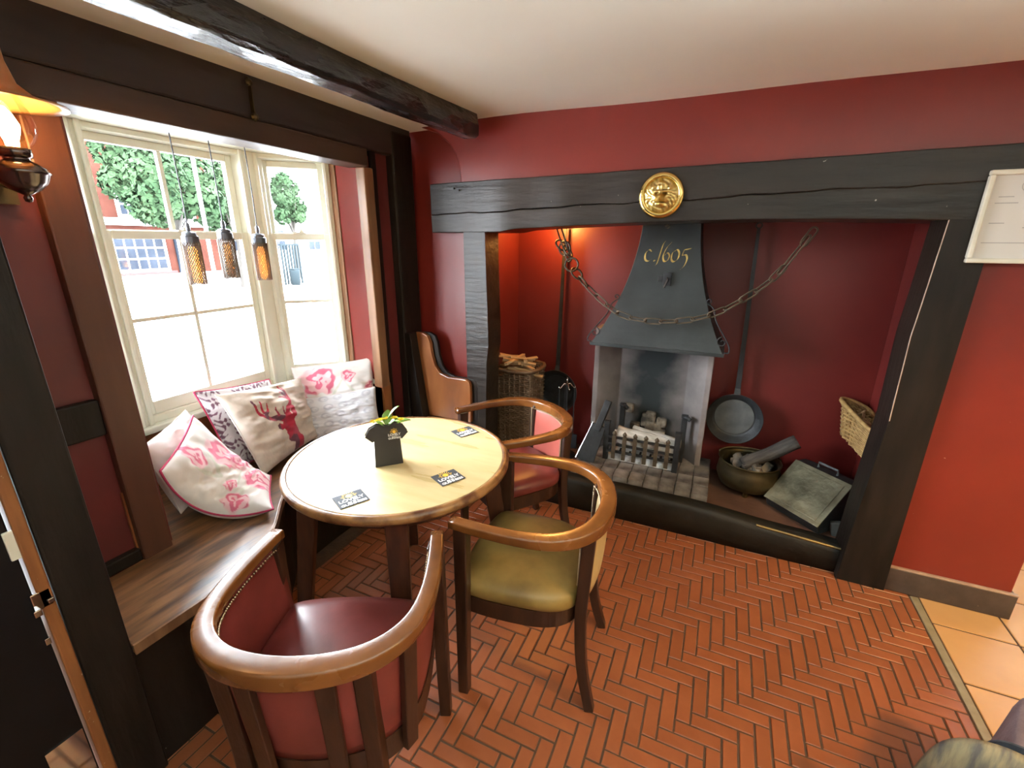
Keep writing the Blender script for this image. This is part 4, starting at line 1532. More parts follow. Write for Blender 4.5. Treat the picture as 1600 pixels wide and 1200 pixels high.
hod = empty('coal_hod', (-0.645, 2.47, 0.214))
tag(hod, 'black metal coal shovel with a bright edge leaning by the grate', 'shovel')
hm_ = MB()
Rm = Matrix.Rotation(math.radians(-18), 4, 'X') @ Matrix.Rotation(math.radians(14), 4, 'Y')
hm_.hexa([Rm @ Vector(p) for p in [(-0.055, 0, 0), (0.06, 0, 0), (0.06, 0.012, 0), (-0.055, 0.012, 0), (-0.04, 0.02, 0.24), (0.045, 0.02, 0.24), (0.045, 0.032, 0.24), (-0.04, 0.032, 0.24)]])
hm_.box(-0.02, 0.02, 0.01, 0.05, 0.20, 0.40, Rm)
hm_.build('blade', M['iron'], hod, bevel=0.004)
he = MB()
he.tube([Rm @ Vector(p) for p in [(-0.055, -0.002, 0), (-0.04, 0.018, 0.24)]], 0.003, 6)
he.build('bright_edge', M['chrome'], hod)

# small spot lamp tucked behind the mantel
sp_ = empty('spot_lamp', (-1.02, 2.60, 1.70))
tag(sp_, 'small warm spot lamp tucked behind the left of the mantel', 'lamp')
MB().lathe([(0.018, 0.0), (0.022, 0.035), (0.012, 0.045)], 14).build('lamp_housing', M['iron'], sp_, smooth=True)
light('recess_lamp', 'POINT', (-0.97, 2.66, 1.60), 18.0, (1.0, 0.44, 0.10), 0.03)

# ------------------------------------------------------------------ framed certificate
cf = empty('framed_certificate', (0.93, YF - 0.030, 1.585))
tag(cf, 'ivory framed certificate hanging at the right end of the mantel', 'picture')
W_, H_ = 0.155, 0.152
fp = MB()
for (a, b, c, d) in ((-W_, W_, H_ - 0.016, H_), (-W_, W_, -H_, -H_ + 0.016), (-W_, -W_ + 0.016, -H_ + 0.016, H_ - 0.016), (W_ - 0.016, W_, -H_ + 0.016, H_ - 0.016)):
    fp.box(a, b, -0.018, 0.004, c, d)
fp.build('frame', M['frame_white'], cf, bevel=0.004)
MB().box(-W_ + 0.015, W_ - 0.015, -0.006, 0.0, -H_ + 0.015, H_ - 0.015).build('paper', M['paper'], cf)
pm_ = MB()
for (xa, xb, z) in ((-0.115, -0.075, 0.065), (-0.12, -0.06, 0.045), (-0.12, -0.08, -0.02), (-0.125, 0.0, -0.085), (-0.02, 0.11, 0.03), (-0.03, 0.11, -0.01), (-0.03, 0.11, -0.035), (0.0, 0.11, -0.07)):
    pm_.box(xa, xb, -0.0068, -0.0058, z, z + 0.003)
pm_.tube([(-0.045 + 0.018 * math.cos(a), -0.0066, 0.10 + 0.018 * math.sin(a)) for a in np.linspace(0, 6.28, 25)[:-1]], 0.0009, 4, closed=True)
pm_.build('printed_lines', M['print'], cf)


# ------------------------------------------------------------------ chairs
RAILZ = 0.672
half = [(0.236, 0.250), (0.247, 0.16), (0.254, 0.06), (0.250, -0.03), (0.232, -0.11), (0.195, -0.175), (0.14, -0.222), (0.07, -0.248), (0.0, -0.256)]


def rail_path(z=RAILZ, sc=1.0):
    pts = [(x, y * 0.80 if y < 0 else y, z) for x, y in half]
    pts = pts + [(-p[0], p[1], p[2]) for p in pts[-2::-1]]
    return catmull(pts, 4)


def rail_section(s):
    t = math.sin(math.pi * s)
    w_ = 0.0195 + 0.006 * t ** 2
    h_ = 0.0145 + 0.008 * t ** 2
    out = []
    rc_ = 0.006
    for qx, qz, a0 in ((1, 1, 0), (-1, 1, 90), (-1, -1, 180), (1, -1, 270)):
        for k in range(4):
            a = math.radians(a0 + 30 * k)
            out.append((qx * (w_ - rc_) + rc_ * math.cos(a), qz * (h_ - rc_) + rc_ * math.sin(a)))
    return out


def frame_at(u):
    """point on the rail plan at param u in [-1,1] (0 = back centre) and outward normal"""
    P = rail_path()
    n = len(P) - 1
    f = (u + 1) / 2 * n
    i = min(n - 1, int(f))
    p = P[i].lerp(P[i + 1], f - i)
    t = (P[i + 1] - P[i]).normalized()
    nrm = Vector((t.y, -t.x, 0))
    if nrm.dot(p) < 0:
        nrm = -nrm
    return p, nrm


def tapered_leg(top, bot, wt, wb, rz=0.0):
    m = MB()
    ca, sa = math.cos(rz), math.sin(rz)
    def q(c, w_):
        return [(c[0] + ca * a * w_ - sa * b * w_, c[1] + sa * a * w_ + ca * b * w_, c[2]) for a, b in ((-1, -1), (1, -1), (1, 1), (-1, 1))]
    return m.hexa(q(bot, wb) + q(top, wt))


def curved_leg(pts, w0, w1, up):
    m = MB()
    m.sweep(catmull(pts, 4), lambda s: [(-(w0 + (w1 - w0) * s), -(w0 + (w1 - w0) * s)), ((w0 + (w1 - w0) * s), -(w0 + (w1 - w0) * s)), ((w0 + (w1 - w0) * s), (w0 + (w1 - w0) * s)), (-(w0 + (w1 - w0) * s), (w0 + (w1 - w0) * s))], up=up)
    return m


def back_sheet(u0, u1, z0, z1, n, inset_t, inset_b, thick, bulge=0.0):
    """curved slab following the rail between params u0..u1"""
    m = MB()
    vs, fs = [], []
    nz = 8
    for i in range(n + 1):
        u = u0 + (u1 - u0) * i / n
        p, nr_ = frame_at(u)
        for side in (0, 1):
            for j in range(nz + 1):
                t = j / nz
                ins = inset_b + (inset_t - inset_b) * t
                e = max(0, math.sin(math.pi * i / n)) ** 0.5 * max(0, math.sin(math.pi * t)) ** 0.5
                off = -ins + (thick / 2 + bulge * e) * (1 if side else -1)
                q = p + nr_ * off
                vs.append((q.x, q.y, z0 + (z1 - z0) * t))
    S = 2 * (nz + 1)
    for i in range(n):
        for j in range(nz):
            a = i * S + j
            fs.append((a, a + 1, a + S + 1, a + S))
            b = i * S + (nz + 1) + j
            fs.append((b, b + S, b + S + 1, b + 1))
        for j in (0, nz):
            fs.append((i * S + j, i * S + nz + 1 + j, (i + 1) * S + nz + 1 + j, (i + 1) * S + j))
    for i in (0, n):
        for j in range(nz):
            a = i * S + j
            fs.append((a, a + 1, a + nz + 2, a + nz + 1))
    m.add(vs, fs)
    return m


def studs(pts, r=0.004):
    m = MB()
    for p in pts:
        m.ball(p, r, 6, 4)
    return m


def seat_outline(k=1.0, n=40):
    ctrl = [(0.0, 0.262), (0.12, 0.255), (0.205, 0.235), (0.222, 0.19), (0.226, 0.08), (0.215, -0.04), (0.175, -0.115), (0.10, -0.152), (0.0, -0.165)]
    ctrl = ctrl + [(-x, y) for x, y in ctrl[-2:0:-1]]
    return [(p.x * k, p.y * k if p.y < 0 else 0.0 + p.y * k) for p in catmull([(x, y, 0) for x, y in ctrl], 4, True)]


def make_chair(loc, facing, label, leather, back_leather, tub):
    rz = math.atan2(facing[1], facing[0]) - math.pi / 2
    c = empty('tub_chair', loc, rz)
    tag(c, label, 'chair', 'curved tub chairs round the table')
    MB().sweep(rail_path(), rail_section).build('arm_rail', M['chair_wood'], c, smooth=True)
    for sg in (-1, 1):
        tapered_leg((sg * 0.236, 0.215, RAILZ - 0.008), (sg * 0.240, 0.222, 0), 0.022, 0.018).build('leg', M['leg_wood'], c, bevel=0.004)
        curved_leg([(sg * 0.152, -0.168, RAILZ - 0.005), (sg * 0.150, -0.160, 0.50), (sg * 0.152, -0.155, 0.34), (sg * 0.162, -0.168, 0.16), (sg * 0.182, -0.205, 0.0)], 0.021, 0.016, Vector((1, 0, 0))).build('leg', M['leg_wood'], c, bevel=0.004)
    # seat pad
    m = MB()
    rings = [(0.95, 0.385), (1.0, 0.395), (1.01, 0.415), (1.0, 0.432), (0.94, 0.446), (0.8, 0.455), (0.55, 0.462), (0.25, 0.465), (0.02, 0.466)]
    vs, fs = [], []
    n = None
    for k, z in rings:
        ol = seat_outline(k)
        n = len(ol)
        vs += [(x, y, z - 0.018 * max(0, -y) / 0.2) for x, y in ol]
    for i in range(len(rings) - 1):
        for j in range(n):
            l = (j + 1) % n
            fs.append((i * n + j, i * n + l, (i + 1) * n + l, (i + 1) * n + j))
    fs += [tuple(range(n - 1, -1, -1)), tuple((len(rings) - 1) * n + j for j in range(n))]
    m.add(vs, fs).build('seat', leather, c, smooth=True)
    # seat frame
    fo, fi = seat_outline(0.985), seat_outline(0.87)
    m = MB()
    vs = [(x, y, z) for z in (0.325, 0.388) for x, y in fo] + [(x, y, z) for z in (0.325, 0.388) for x, y in fi]
    n = len(fo)
    fs = []
    for j in range(n):
        l = (j + 1) % n
        fs += [(j, l, n + l, n + j), (2 * n + j, 3 * n + j, 3 * n + l, 2 * n + l), (n + j, n + l, 3 * n + l, 3 * n + j), (j, 2 * n + j, 2 * n + l, l)]
    m.add(vs, fs).build('seat_frame', M['leg_wood'], c)
    if tub:
        back_sheet(-0.96, 0.96, 0.39, RAILZ - 0.006, 56, 0.006, 0.030, 0.016, 0.004).build('backrest', back_leather, c, smooth=True)
        band = back_sheet(-0.90, 0.90, 0.325, 0.395, 50, 0.030, 0.032, 0.024)
        band.build('lower_band', M['leg_wood'], c)
        for uu in (-0.145, 0.145, -0.46, 0.46):
            p, nr_ = frame_at(uu)
            sl = MB()
            tl = Vector((-nr_.y, nr_.x, 0))
            a = p + nr_ * 0.012
            b = p - nr_ * 0.012
            for zz, q in ((0, None),):
                sl.hexa([tuple(Vector((b.x, b.y, 0.33)) + tl * x + nr_ * y) for x, y in ((-0.018, -0.006), (0.018, -0.006), (0.018, 0.012), (-0.018, 0.012))] +
                        [tuple(Vector((a.x, a.y, RAILZ - 0.005)) + tl * x + nr_ * y) for x, y in ((-0.020, -0.010), (0.020, -0.010), (0.020, 0.008), (-0.020, 0.008))])
            sl.build('back_slat', M['leg_wood'], c, bevel=0.003)
        sp2 = []
        for i in range(150):
            p, nr_ = frame_at(-0.94 + 1.88 * i / 149)
            q = p - nr_ * 0.0245
            sp2.append((q.x, q.y, RAILZ - 0.018))
    else:
        back_sheet(-0.31, 0.31, 0.40, RAILZ - 0.004, 26, 0.008, 0.024, 0.014, 0.010).build('backrest', back_leather, c, smooth=True)
        sp2 = []
        for i in range(44):
            p, nr_ = frame_at(-0.29 + 0.58 * i / 43)
            q = p - nr_ * 0.027
            sp2.append((q.x, q.y, RAILZ - 0.020))
        for uu in (-0.295, 0.295):
            for i in range(30):
                p, nr_ = frame_at(uu)
                t = i / 29
                q = p - nr_ * (0.034 - 0.006 * t)
                sp2.append((q.x, q.y, 0.46 + (RAILZ - 0.02 - 0.46) * t))
    so = studs(sp2).build('stud_trim', M['stud'], c, smooth=True)
    so['kind'] = 'stuff'
    return c


make_chair((-0.788, 0.622, 0), (-0.41, 0.912), 'dark red leather tub chair nearest the camera with wrap-round back', M['leather'], M['leather'], True)
make_chair((-0.455, 1.285, 0), (-0.985, -0.13), 'olive leather armchair with open sides at the right of the table', M['leather_olive'], M['leather_cream'], False)
make_chair((-0.82, 1.90, 0), (-0.62, -0.785), 'salmon red leather armchair between the table and the fireplace', M['leather'], M['leather_pink'], False)

# ------------------------------------------------------------------ table
TX, TY, TZ, TR = -1.05, 1.257, 0.71, 0.418
tb = empty('round_table', (TX, TY, 0))
tag(tb, 'round pub table with pale top, worn brown rim and dark legs', 'table')
MB().lathe([(0.001, TZ - 0.028), (TR - 0.022, TZ - 0.028), (TR - 0.022, TZ - 0.001), (TR - 0.024, TZ), (0.001, TZ)], 96, None, False, False).build('table_top', M['table_top'], tb)
MB().lathe([(TR - 0.022, TZ - 0.030), (TR - 0.006, TZ - 0.032), (TR + 0.001, TZ - 0.024), (TR + 0.002, TZ - 0.012), (TR - 0.003, TZ - 0.003), (TR - 0.012, TZ + 0.001), (TR - 0.021, TZ - 0.0005), (TR - 0.022, TZ - 0.030)], 96, None, False, False).build('rim', M['table_rim'], tb, smooth=True)
MB().lathe([(0.33, TZ - 0.085), (0.345, TZ - 0.085), (0.345, TZ - 0.029), (0.33, TZ - 0.029), (0.33, TZ - 0.085)], 64, None, False, False).build('apron', M['table_leg'], tb)
for k in range(4):
    a = math.radians(-54.5 + 90 * k)
    t = (0.335 * math.cos(a), 0.335 * math.sin(a), TZ - 0.03)
    b = (0.43 * math.cos(a), 0.43 * math.sin(a), 0)
    tapered_leg(t, b, 0.036, 0.026, a).build('leg', M['table_leg'], tb, bevel=0.004)


# text helper
def text_mesh(body, size, shear=0.0, ext=0.0004, space=1.0):
    cu = bpy.data.curves.new('txt', 'FONT')
    cu.body = body
    cu.size = size
    cu.shear = shear
    cu.extrude = ext
    cu.align_x = 'CENTER'
    cu.space_character = space
    cu.resolution_u = 3
    cu.offset = size * 0.03
    ob = bpy.data.objects.new('txt', cu)
    COL.objects.link(ob)
    dg = bpy.context.evaluated_depsgraph_get()
    me = bpy.data.meshes.new_from_object(ob.evaluated_get(dg))
    bpy.data.objects.remove(ob)
    me.materials.clear()
    return me


TXT = {k: text_mesh(k, s) for k, s in (('LOVELY', 0.023), ('day for a', 0.0095), ('GUINNESS', 0.0175))}
for me in TXT.values():
    me.materials.append(M['ink_white'])


def sun_mark(s, z0=0.0):
    m = MB()
    m.lathe([(0.001, z0), (0.0085 * s, z0), (0.0085 * s, z0 + 0.0006), (0.001, z0 + 0.0006)], 18, None, False, False)
    for k in range(11):
        a = math.radians(-18 + 216 * k / 10)
        r0, r1 = 0.0115 * s, (0.020 if k % 2 else 0.017) * s
        p = Vector((math.cos(a), math.sin(a), 0))
        q = Vector((-p.y, p.x, 0)) * 0.0009 * s
        m.hexa([p * r0 - q + Vector((0, 0, z0)), p * r1 - q + Vector((0, 0, z0)), p * r1 + q + Vector((0, 0, z0)), p * r0 + q + Vector((0, 0, z0)),
                p * r0 - q + Vector((0, 0, z0 + 0.0006)), p * r1 - q + Vector((0, 0, z0 + 0.0006)), p * r1 + q + Vector((0, 0, z0 + 0.0006)), p * r0 + q + Vector((0, 0, z0 + 0.0006))])
    return m


SUN = sun_mark(1.3).mesh('sun_emblem')
SUN.materials.append(M['ink_yellow'])
COA = MB().box(-0.047, 0.047, -0.041, 0.041, 0, 0.0016).mesh('card')
COA.materials.append(M['coaster'])


def rot_sq(p, r=0.006):
    pass


for (cx_, cy_, ux, uy, lab) in ((-0.9975, 0.941, 0.070, -0.040, 'slate grey beer mat at the near left edge of the table'),
                                (-0.790, 1.190, 0.080, -0.033, 'slate grey beer mat at the right edge of the table beside the olive armchair'),
                                (-0.940, 1.560, 0.084, -0.032, 'slate grey beer mat at the far side of the table by the salmon armchair')):
    # print reads along direction d1 (towards lower right), top of print away from the camera
    d1 = Vector((0.045, 0.085, 0)) if False else Vector((0.0, 0, 0))
    ang = math.atan2(0.086, 0.043)
    e = empty('beer_mat', (cx_, cy_, TZ + 0.0012), ang)
    tag(e, lab, 'coaster', 'beer mats on the table')
    mobj('card', COA, None, e, bevel=0.006)
    for key, yy in (('LOVELY', -0.012), ('day for a', -0.0225), ('GUINNESS', -0.037)):
        o = mobj('lettering', TXT[key], None, e)
        o.location = (0.0, yy, 0.0019)
    o = mobj('sun_emblem', SUN, None, e)
    o.location = (0, 0.018, 0.0016)

# t-shirt shaped card with flowers behind
ts = empty('tshirt_card', (-1.050, 1.192, TZ + 0.001), math.atan2(0.073, 0.071))
tag(ts, 'black standing card cut like a T-shirt on the table', 'menu card')
half_t = [(0.050, 0.0), (0.046, 0.098), (0.053, 0.096), (0.076, 0.118), (0.060, 0.146), (0.032, 0.160), (0.012, 0.153), (0.0, 0.151)]
shirt = half_t + [(-x, z) for x, z in half_t[-2::-1]]
for (y0_, y1_, lean) in ((-0.022, -0.0205, 0.09), (0.0205, 0.022, -0.09)):
    m = MB()
    m.prism(shirt, y0_, y1_, 'y')
    m.v = [(v[0], v[1] + v[2] * lean, v[2]) for v in m.v]
    m.build('shirt_panel', M['card'], ts)
ed = MB()
for sg in (-1, 1):
    ed.hexa([(sg * 0.0485, -0.0205, 0.001), (sg * 0.0495, -0.0205, 0.001), (sg * 0.0495, 0.0205, 0.001), (sg * 0.0485, 0.0205, 0.001),
             (sg * 0.0455, -0.013, 0.092), (sg * 0.0465, -0.013, 0.092), (sg * 0.0465, 0.013, 0.092), (sg * 0.0455, 0.013, 0.092)])
ed.build('side_fold', M['card_edge'], ts)
for key, zz, k in (('LOVELY', 0.111, 0.55), ('day for a', 0.1065, 0.5), ('GUINNESS', 0.099, 0.55)):
    o = mobj('lettering', TXT[key], None, ts)
    o.scale = (k, k, 1)
    o.rotation_euler = (math.pi / 2 - 0.09, 0, 0)
    o.location = (0.026, -0.0228 + zz * 0.09, zz)
o = mobj('sun_emblem', SUN, None, ts)
o.scale = (0.55, 0.55, 1)
o.rotation_euler = (math.pi / 2 - 0.09, 0, 0)
o.location = (0.026, -0.0226 + 0.126 * 0.09, 0.126)
fl = empty('flower_posy', (-1.052, 1.196, TZ + 0.001))
tag(fl, 'little posy of yellow flowers and green leaves inside the T-shirt card', 'flowers')
MB().lathe([(0.010, 0.0), (0.012, 0.10), (0.009, 0.14)], 10).build('stem_bundle', M['leaf'], fl)


def leaf_blade(m, base, tip, wd, sag=0.0):
    base, tip = Vector(base), Vector(tip)
    n = 7
    d = tip - base
    s_ = d.cross(Vector((0.2, 0.1, 1))).normalized()
    vs, fs = [], []
    for i in range(n + 1):
        t = i / n
        c = base + d * t + Vector((0, 0, sag * math.sin(math.pi * t)))
        ww = wd * max(0, math.sin(math.pi * (0.06 + 0.92 * t))) ** 0.8
        vs += [c - s_ * ww + Vector((0, 0, 0.003)), c, c + s_ * ww + Vector((0, 0, 0.003))]
    for i in range(n):
        for j in range(2):
            q = i * 3 + j
            fs.append((q, q + 1, q + 4, q + 3))
    m.add(vs, fs)


for (b, t, wd, sg) in (((0, 0, 0.14), (0.045, 0.085, 0.145), 0.020, 0.012), ((0, 0, 0.15), (-0.01, 0.03, 0.195), 0.018, 0.0), ((0, 0.01, 0.17), (0.03, 0.045, 0.212), 0.007, 0.008), ((0, 0, 0.14), (-0.035, -0.02, 0.165), 0.012, 0.004),
                       ((0.0, 0.0, 0.14), (0.03, 0.03, 0.168), 0.012, 0.004)):
    m = MB()
    leaf_blade(m, b, t, wd, sg)
    o = m.build('leaf', M['leaf'], fl, smooth=True, fix=False)
    sd = o.modifiers.new('thickness', 'SOLIDIFY')
    sd.thickness = 0.0008
for k, (x, y, z) in enumerate(((-0.035, -0.025, 0.163), (-0.018, -0.012, 0.168), (0.018, 0.026, 0.168), (0.036, 0.040, 0.160), (-0.005, 0.004, 0.170))):
    m = MB()
    for q in range(8):
        a = q * math.pi / 4
        leaf_blade(m, (x, y, z), (x + 0.013 * math.cos(a), y + 0.013 * math.sin(a), z + 0.004), 0.0045)
    m.ball((x, y, z + 0.002), 0.004, 8, 5)
    m.build('blossom', M['petal'], fl, fix=False)


# ------------------------------------------------------------------ cushions
def smooth01(a, b, x):
    t = np.clip((x - a) / (b - a), 0, 1)
    return t * t * (3 - 2 * t)


def vnoise(s, t, f, seed):
    r = np.random.default_rng(int(seed))
    g = r.random((64, 64))
    x, y = (s * f) % 63, (t * f) % 63
    i, j = x.astype(int), y.astype(int)
    a, b = x - i, y - j
    a, b = a * a * (3 - 2 * a), b * b * (3 - 2 * b)
    return (g[i, j] * (1 - a) + g[i + 1, j] * a) * (1 - b) + (g[i, j + 1] * (1 - a) + g[i + 1, j + 1] * a) * b


def mix(c, m, d):
    return c * (1 - m[..., None]) + np.array(d) * m[..., None]


def rose(c, s, t, cx, cy_, r, seed, col=(0.62, 0.07, 0.16), col2=(0.85, 0.45, 0.50)):
    dx, dy = s - cx, t - cy_
    a = np.arctan2(dy, dx)
    rr = np.hypot(dx, dy) / (r * 1.12) * (1 + 0.07 * np.sin(5 * a + seed) + 0.06 * np.sin(8 * a + 2 * seed)) + 0.30 * (vnoise(s, t, 16, seed) - 0.5)
    ins = smooth01(1.0, 0.84, rr)
    sp_ = np.sin(rr * 8.5 + 1.6 * np.sin(a * 3 + seed) + a * 1.0 + 2.5 * vnoise(s, t, 18, seed + 9))
    petal = smooth01(-0.1, 0.35, sp_)
    c = mix(c, ins * 0.75, col2)
    return mix(c, ins * petal * 0.85, col)


def leaves(c, s, t, lst, col=(0.56, 0.58, 0.46)):
    for (x, y, an, L, wd) in lst:
        dx, dy = s - x, t - y
        u_ = dx * math.cos(an) + dy * math.sin(an)
        v_ = -dx * math.sin(an) + dy * math.cos(an)
        m = smooth01(1.0, 0.75, np.abs(v_) / (wd * np.sqrt(np.clip(1 - (u_ / L) ** 2, 1e-4, 1))) + (np.abs(u_) > L) * 2)
        c = mix(c, m * 0.7, col)
    return c


def floral(s, t, roses, lv, base=(0.80, 0.75, 0.70)):
    c = np.ones(s.shape + (3,)) * np.array(base)
    c = leaves(c, s, t, lv)
    for i, (x, y, r) in enumerate(roses):
        c = rose(c, s, t, x, y, r, i * 1.7 + 3)
    return c


def col_c1(s, t):
    return floral(s, t, [(0.75, 0.25, 0.16)], [(0.4, 0.4, 0.5, 0.2, 0.05)], (0.80, 0.70, 0.68))


def col_c2(s, t):
    return floral(s, t, [(0.74, 0.70, 0.17), (0.82, 0.52, 0.14), (0.36, 0.44, 0.085), (0.14, 0.28, 0.13), (0.66, 0.15, 0.22), (0.42, 0.90, 0.11)],
                  [(0.5, 0.72, 1.0, 0.16, 0.03), (0.55, 0.40, 0.3, 0.2, 0.02), (0.35, 0.72, 2.0, 0.15, 0.03), (0.40, 0.22, 2.6, 0.16, 0.03)])


def col_c5(s, t):
    return floral(s, t, [(0.30, 0.78, 0.20), (0.68, 0.80, 0.085), (0.05, 0.55, 0.10), (0.97, 0.60, 0.08), (0.62, 0.25, 0.16)],
                  [(0.50, 0.6, 1.0, 0.22, 0.02), (0.75, 0.55, 2.2, 0.2, 0.02), (0.45, 0.40, 0.2, 0.2, 0.03)], (0.80, 0.77, 0.74))


def col_c3(s, t):
    c = np.ones(s.shape + (3,)) * np.array((0.72, 0.68, 0.70))
    w_ = np.sin(s * 52 + 3 * np.sin(t * 22)) * np.sin(t * 46 + 3 * np.sin(s * 30)) + 0.7 * (vnoise(s, t, 30, 5) - 0.5)
    c = mix(c, smooth01(0.05, 0.25, w_), (0.16, 0.07, 0.11))
    return c


def col_c6(s, t):
    c = np.ones(s.shape + (3,)) * np.array((0.72, 0.72, 0.75))
    for i in range(5):
        for j in range(5):
            x, y = 0.1 + 0.2 * i + 0.03 * math.sin(9 * j), 0.1 + 0.2 * j + 0.03 * math.sin(7 * i)
            r = np.hypot(s - x, t - y)
            m = smooth01(0.022, 0.010, np.abs(r - 0.055)) * (0.35 + 0.65 * vnoise(s, t, 12, 3))
            c = mix(c, m * 0.6, (0.36, 0.36, 0.42))
            m = smooth01(0.02, 0.012, np.hypot(s - x - 0.02, t - y + 0.01))
            c = mix(c, m * 0.5, (0.38, 0.38, 0.44))
    return c


def inside(poly, s, t):
    r = np.zeros(s.shape, bool)
    n = len(poly)
    for i in range(n):
        x1, y1 = poly[i]
        x2, y2 = poly[(i + 1) % n]
        cnd = ((y1 > t) != (y2 > t)) & (s < (x2 - x1) * (t - y1) / (y2 - y1 + 1e-12) + x1)
        r ^= cnd
    return r


def stroke(s, t, pts, w0, w1):
    P = [(p.x, p.y) for p in catmull([(x, y, 0) for x, y in pts], 6)]
    m = np.zeros(s.shape, bool)
    n = len(P)
    for i in range(n - 1):
        (x1, y1), (x2, y2) = P[i], P[i + 1]
        L2 = (x2 - x1) ** 2 + (y2 - y1) ** 2 + 1e-9
        k = np.clip(((s - x1) * (x2 - x1) + (t - y1) * (y2 - y1)) / L2, 0, 1)
        d = np.hypot(s - x1 - k * (x2 - x1), t - y1 - k * (y2 - y1))
        m |= d < (w0 + (w1 - w0) * (i + k) / n)
    return m


def col_deer(s, t):
    s = (s - 0.14) / 0.66
    t = 1 - (1 - t - 0.03) / 1.12
    c = np.ones(s.shape + (3,)) * np.array((0.66, 0.56, 0.47))
    c *= (0.94 + 0.10 * vnoise(s, t, 40, 8))[..., None]
    m = inside([(0.47, 0.50), (0.53, 0.575), (0.66, 0.585), (0.74, 0.55), (0.72, 0.45), (0.76, 0.36), (0.80, 0.20), (0.86, 0.02), (0.55, 0.02), (0.58, 0.14), (0.585, 0.24), (0.50, 0.27), (0.465, 0.31), (0.475, 0.40)], s, t)
    m |= inside([(0.50, 0.49), (0.42, 0.53), (0.35, 0.515), (0.34, 0.475), (0.42, 0.44), (0.49, 0.45)], s, t)
    m |= inside([(0.68, 0.57), (0.73, 0.68), (0.79, 0.70), (0.81, 0.63), (0.77, 0.54), (0.71, 0.52)], s, t)
    for pts, a, b in (([(0.54, 0.56), (0.42, 0.60), (0.28, 0.61), (0.17, 0.70), (0.12, 0.86)], 0.034, 0.010), ([(0.25, 0.62), (0.23, 0.74), (0.235, 0.84)], 0.020, 0.006), ([(0.24, 0.68), (0.31, 0.72), (0.34, 0.80)], 0.018, 0.006),
                      ([(0.47, 0.58), (0.45, 0.66), (0.45, 0.72)], 0.018, 0.006), ([(0.62, 0.57), (0.66, 0.66), (0.76, 0.72), (0.80, 0.84), (0.74, 0.98)], 0.034, 0.008), ([(0.78, 0.76), (0.70, 0.82), (0.62, 0.84)], 0.016, 0.005),
                      ([(0.79, 0.82), (0.73, 0.89), (0.67, 0.90)], 0.015, 0.005), ([(0.80, 0.84), (0.80, 0.92), (0.79, 0.96)], 0.014, 0.005), ([(0.60, 0.57), (0.57, 0.64), (0.57, 0.70)], 0.016, 0.006), ([(0.78, 0.74), (0.74, 0.84), (0.66, 0.94)], 0.014, 0.005)):
        m |= stroke(s, t, pts, a * 1.25, b * 1.5)
    chk = vnoise(s * 1.0, t * 1.0, 8, 12)
    deer = np.ones(s.shape + (3,)) * np.array((0.42, 0.016, 0.045))
    deer = mix(deer, smooth01(0.52, 0.64, chk), (0.13, 0.04, 0.06))
    deer = mix(deer, smooth01(0.72, 0.8, vnoise(s, t, 11, 14)), (0.36, 0.03, 0.06))
    return np.where(m[..., None], deer, c)


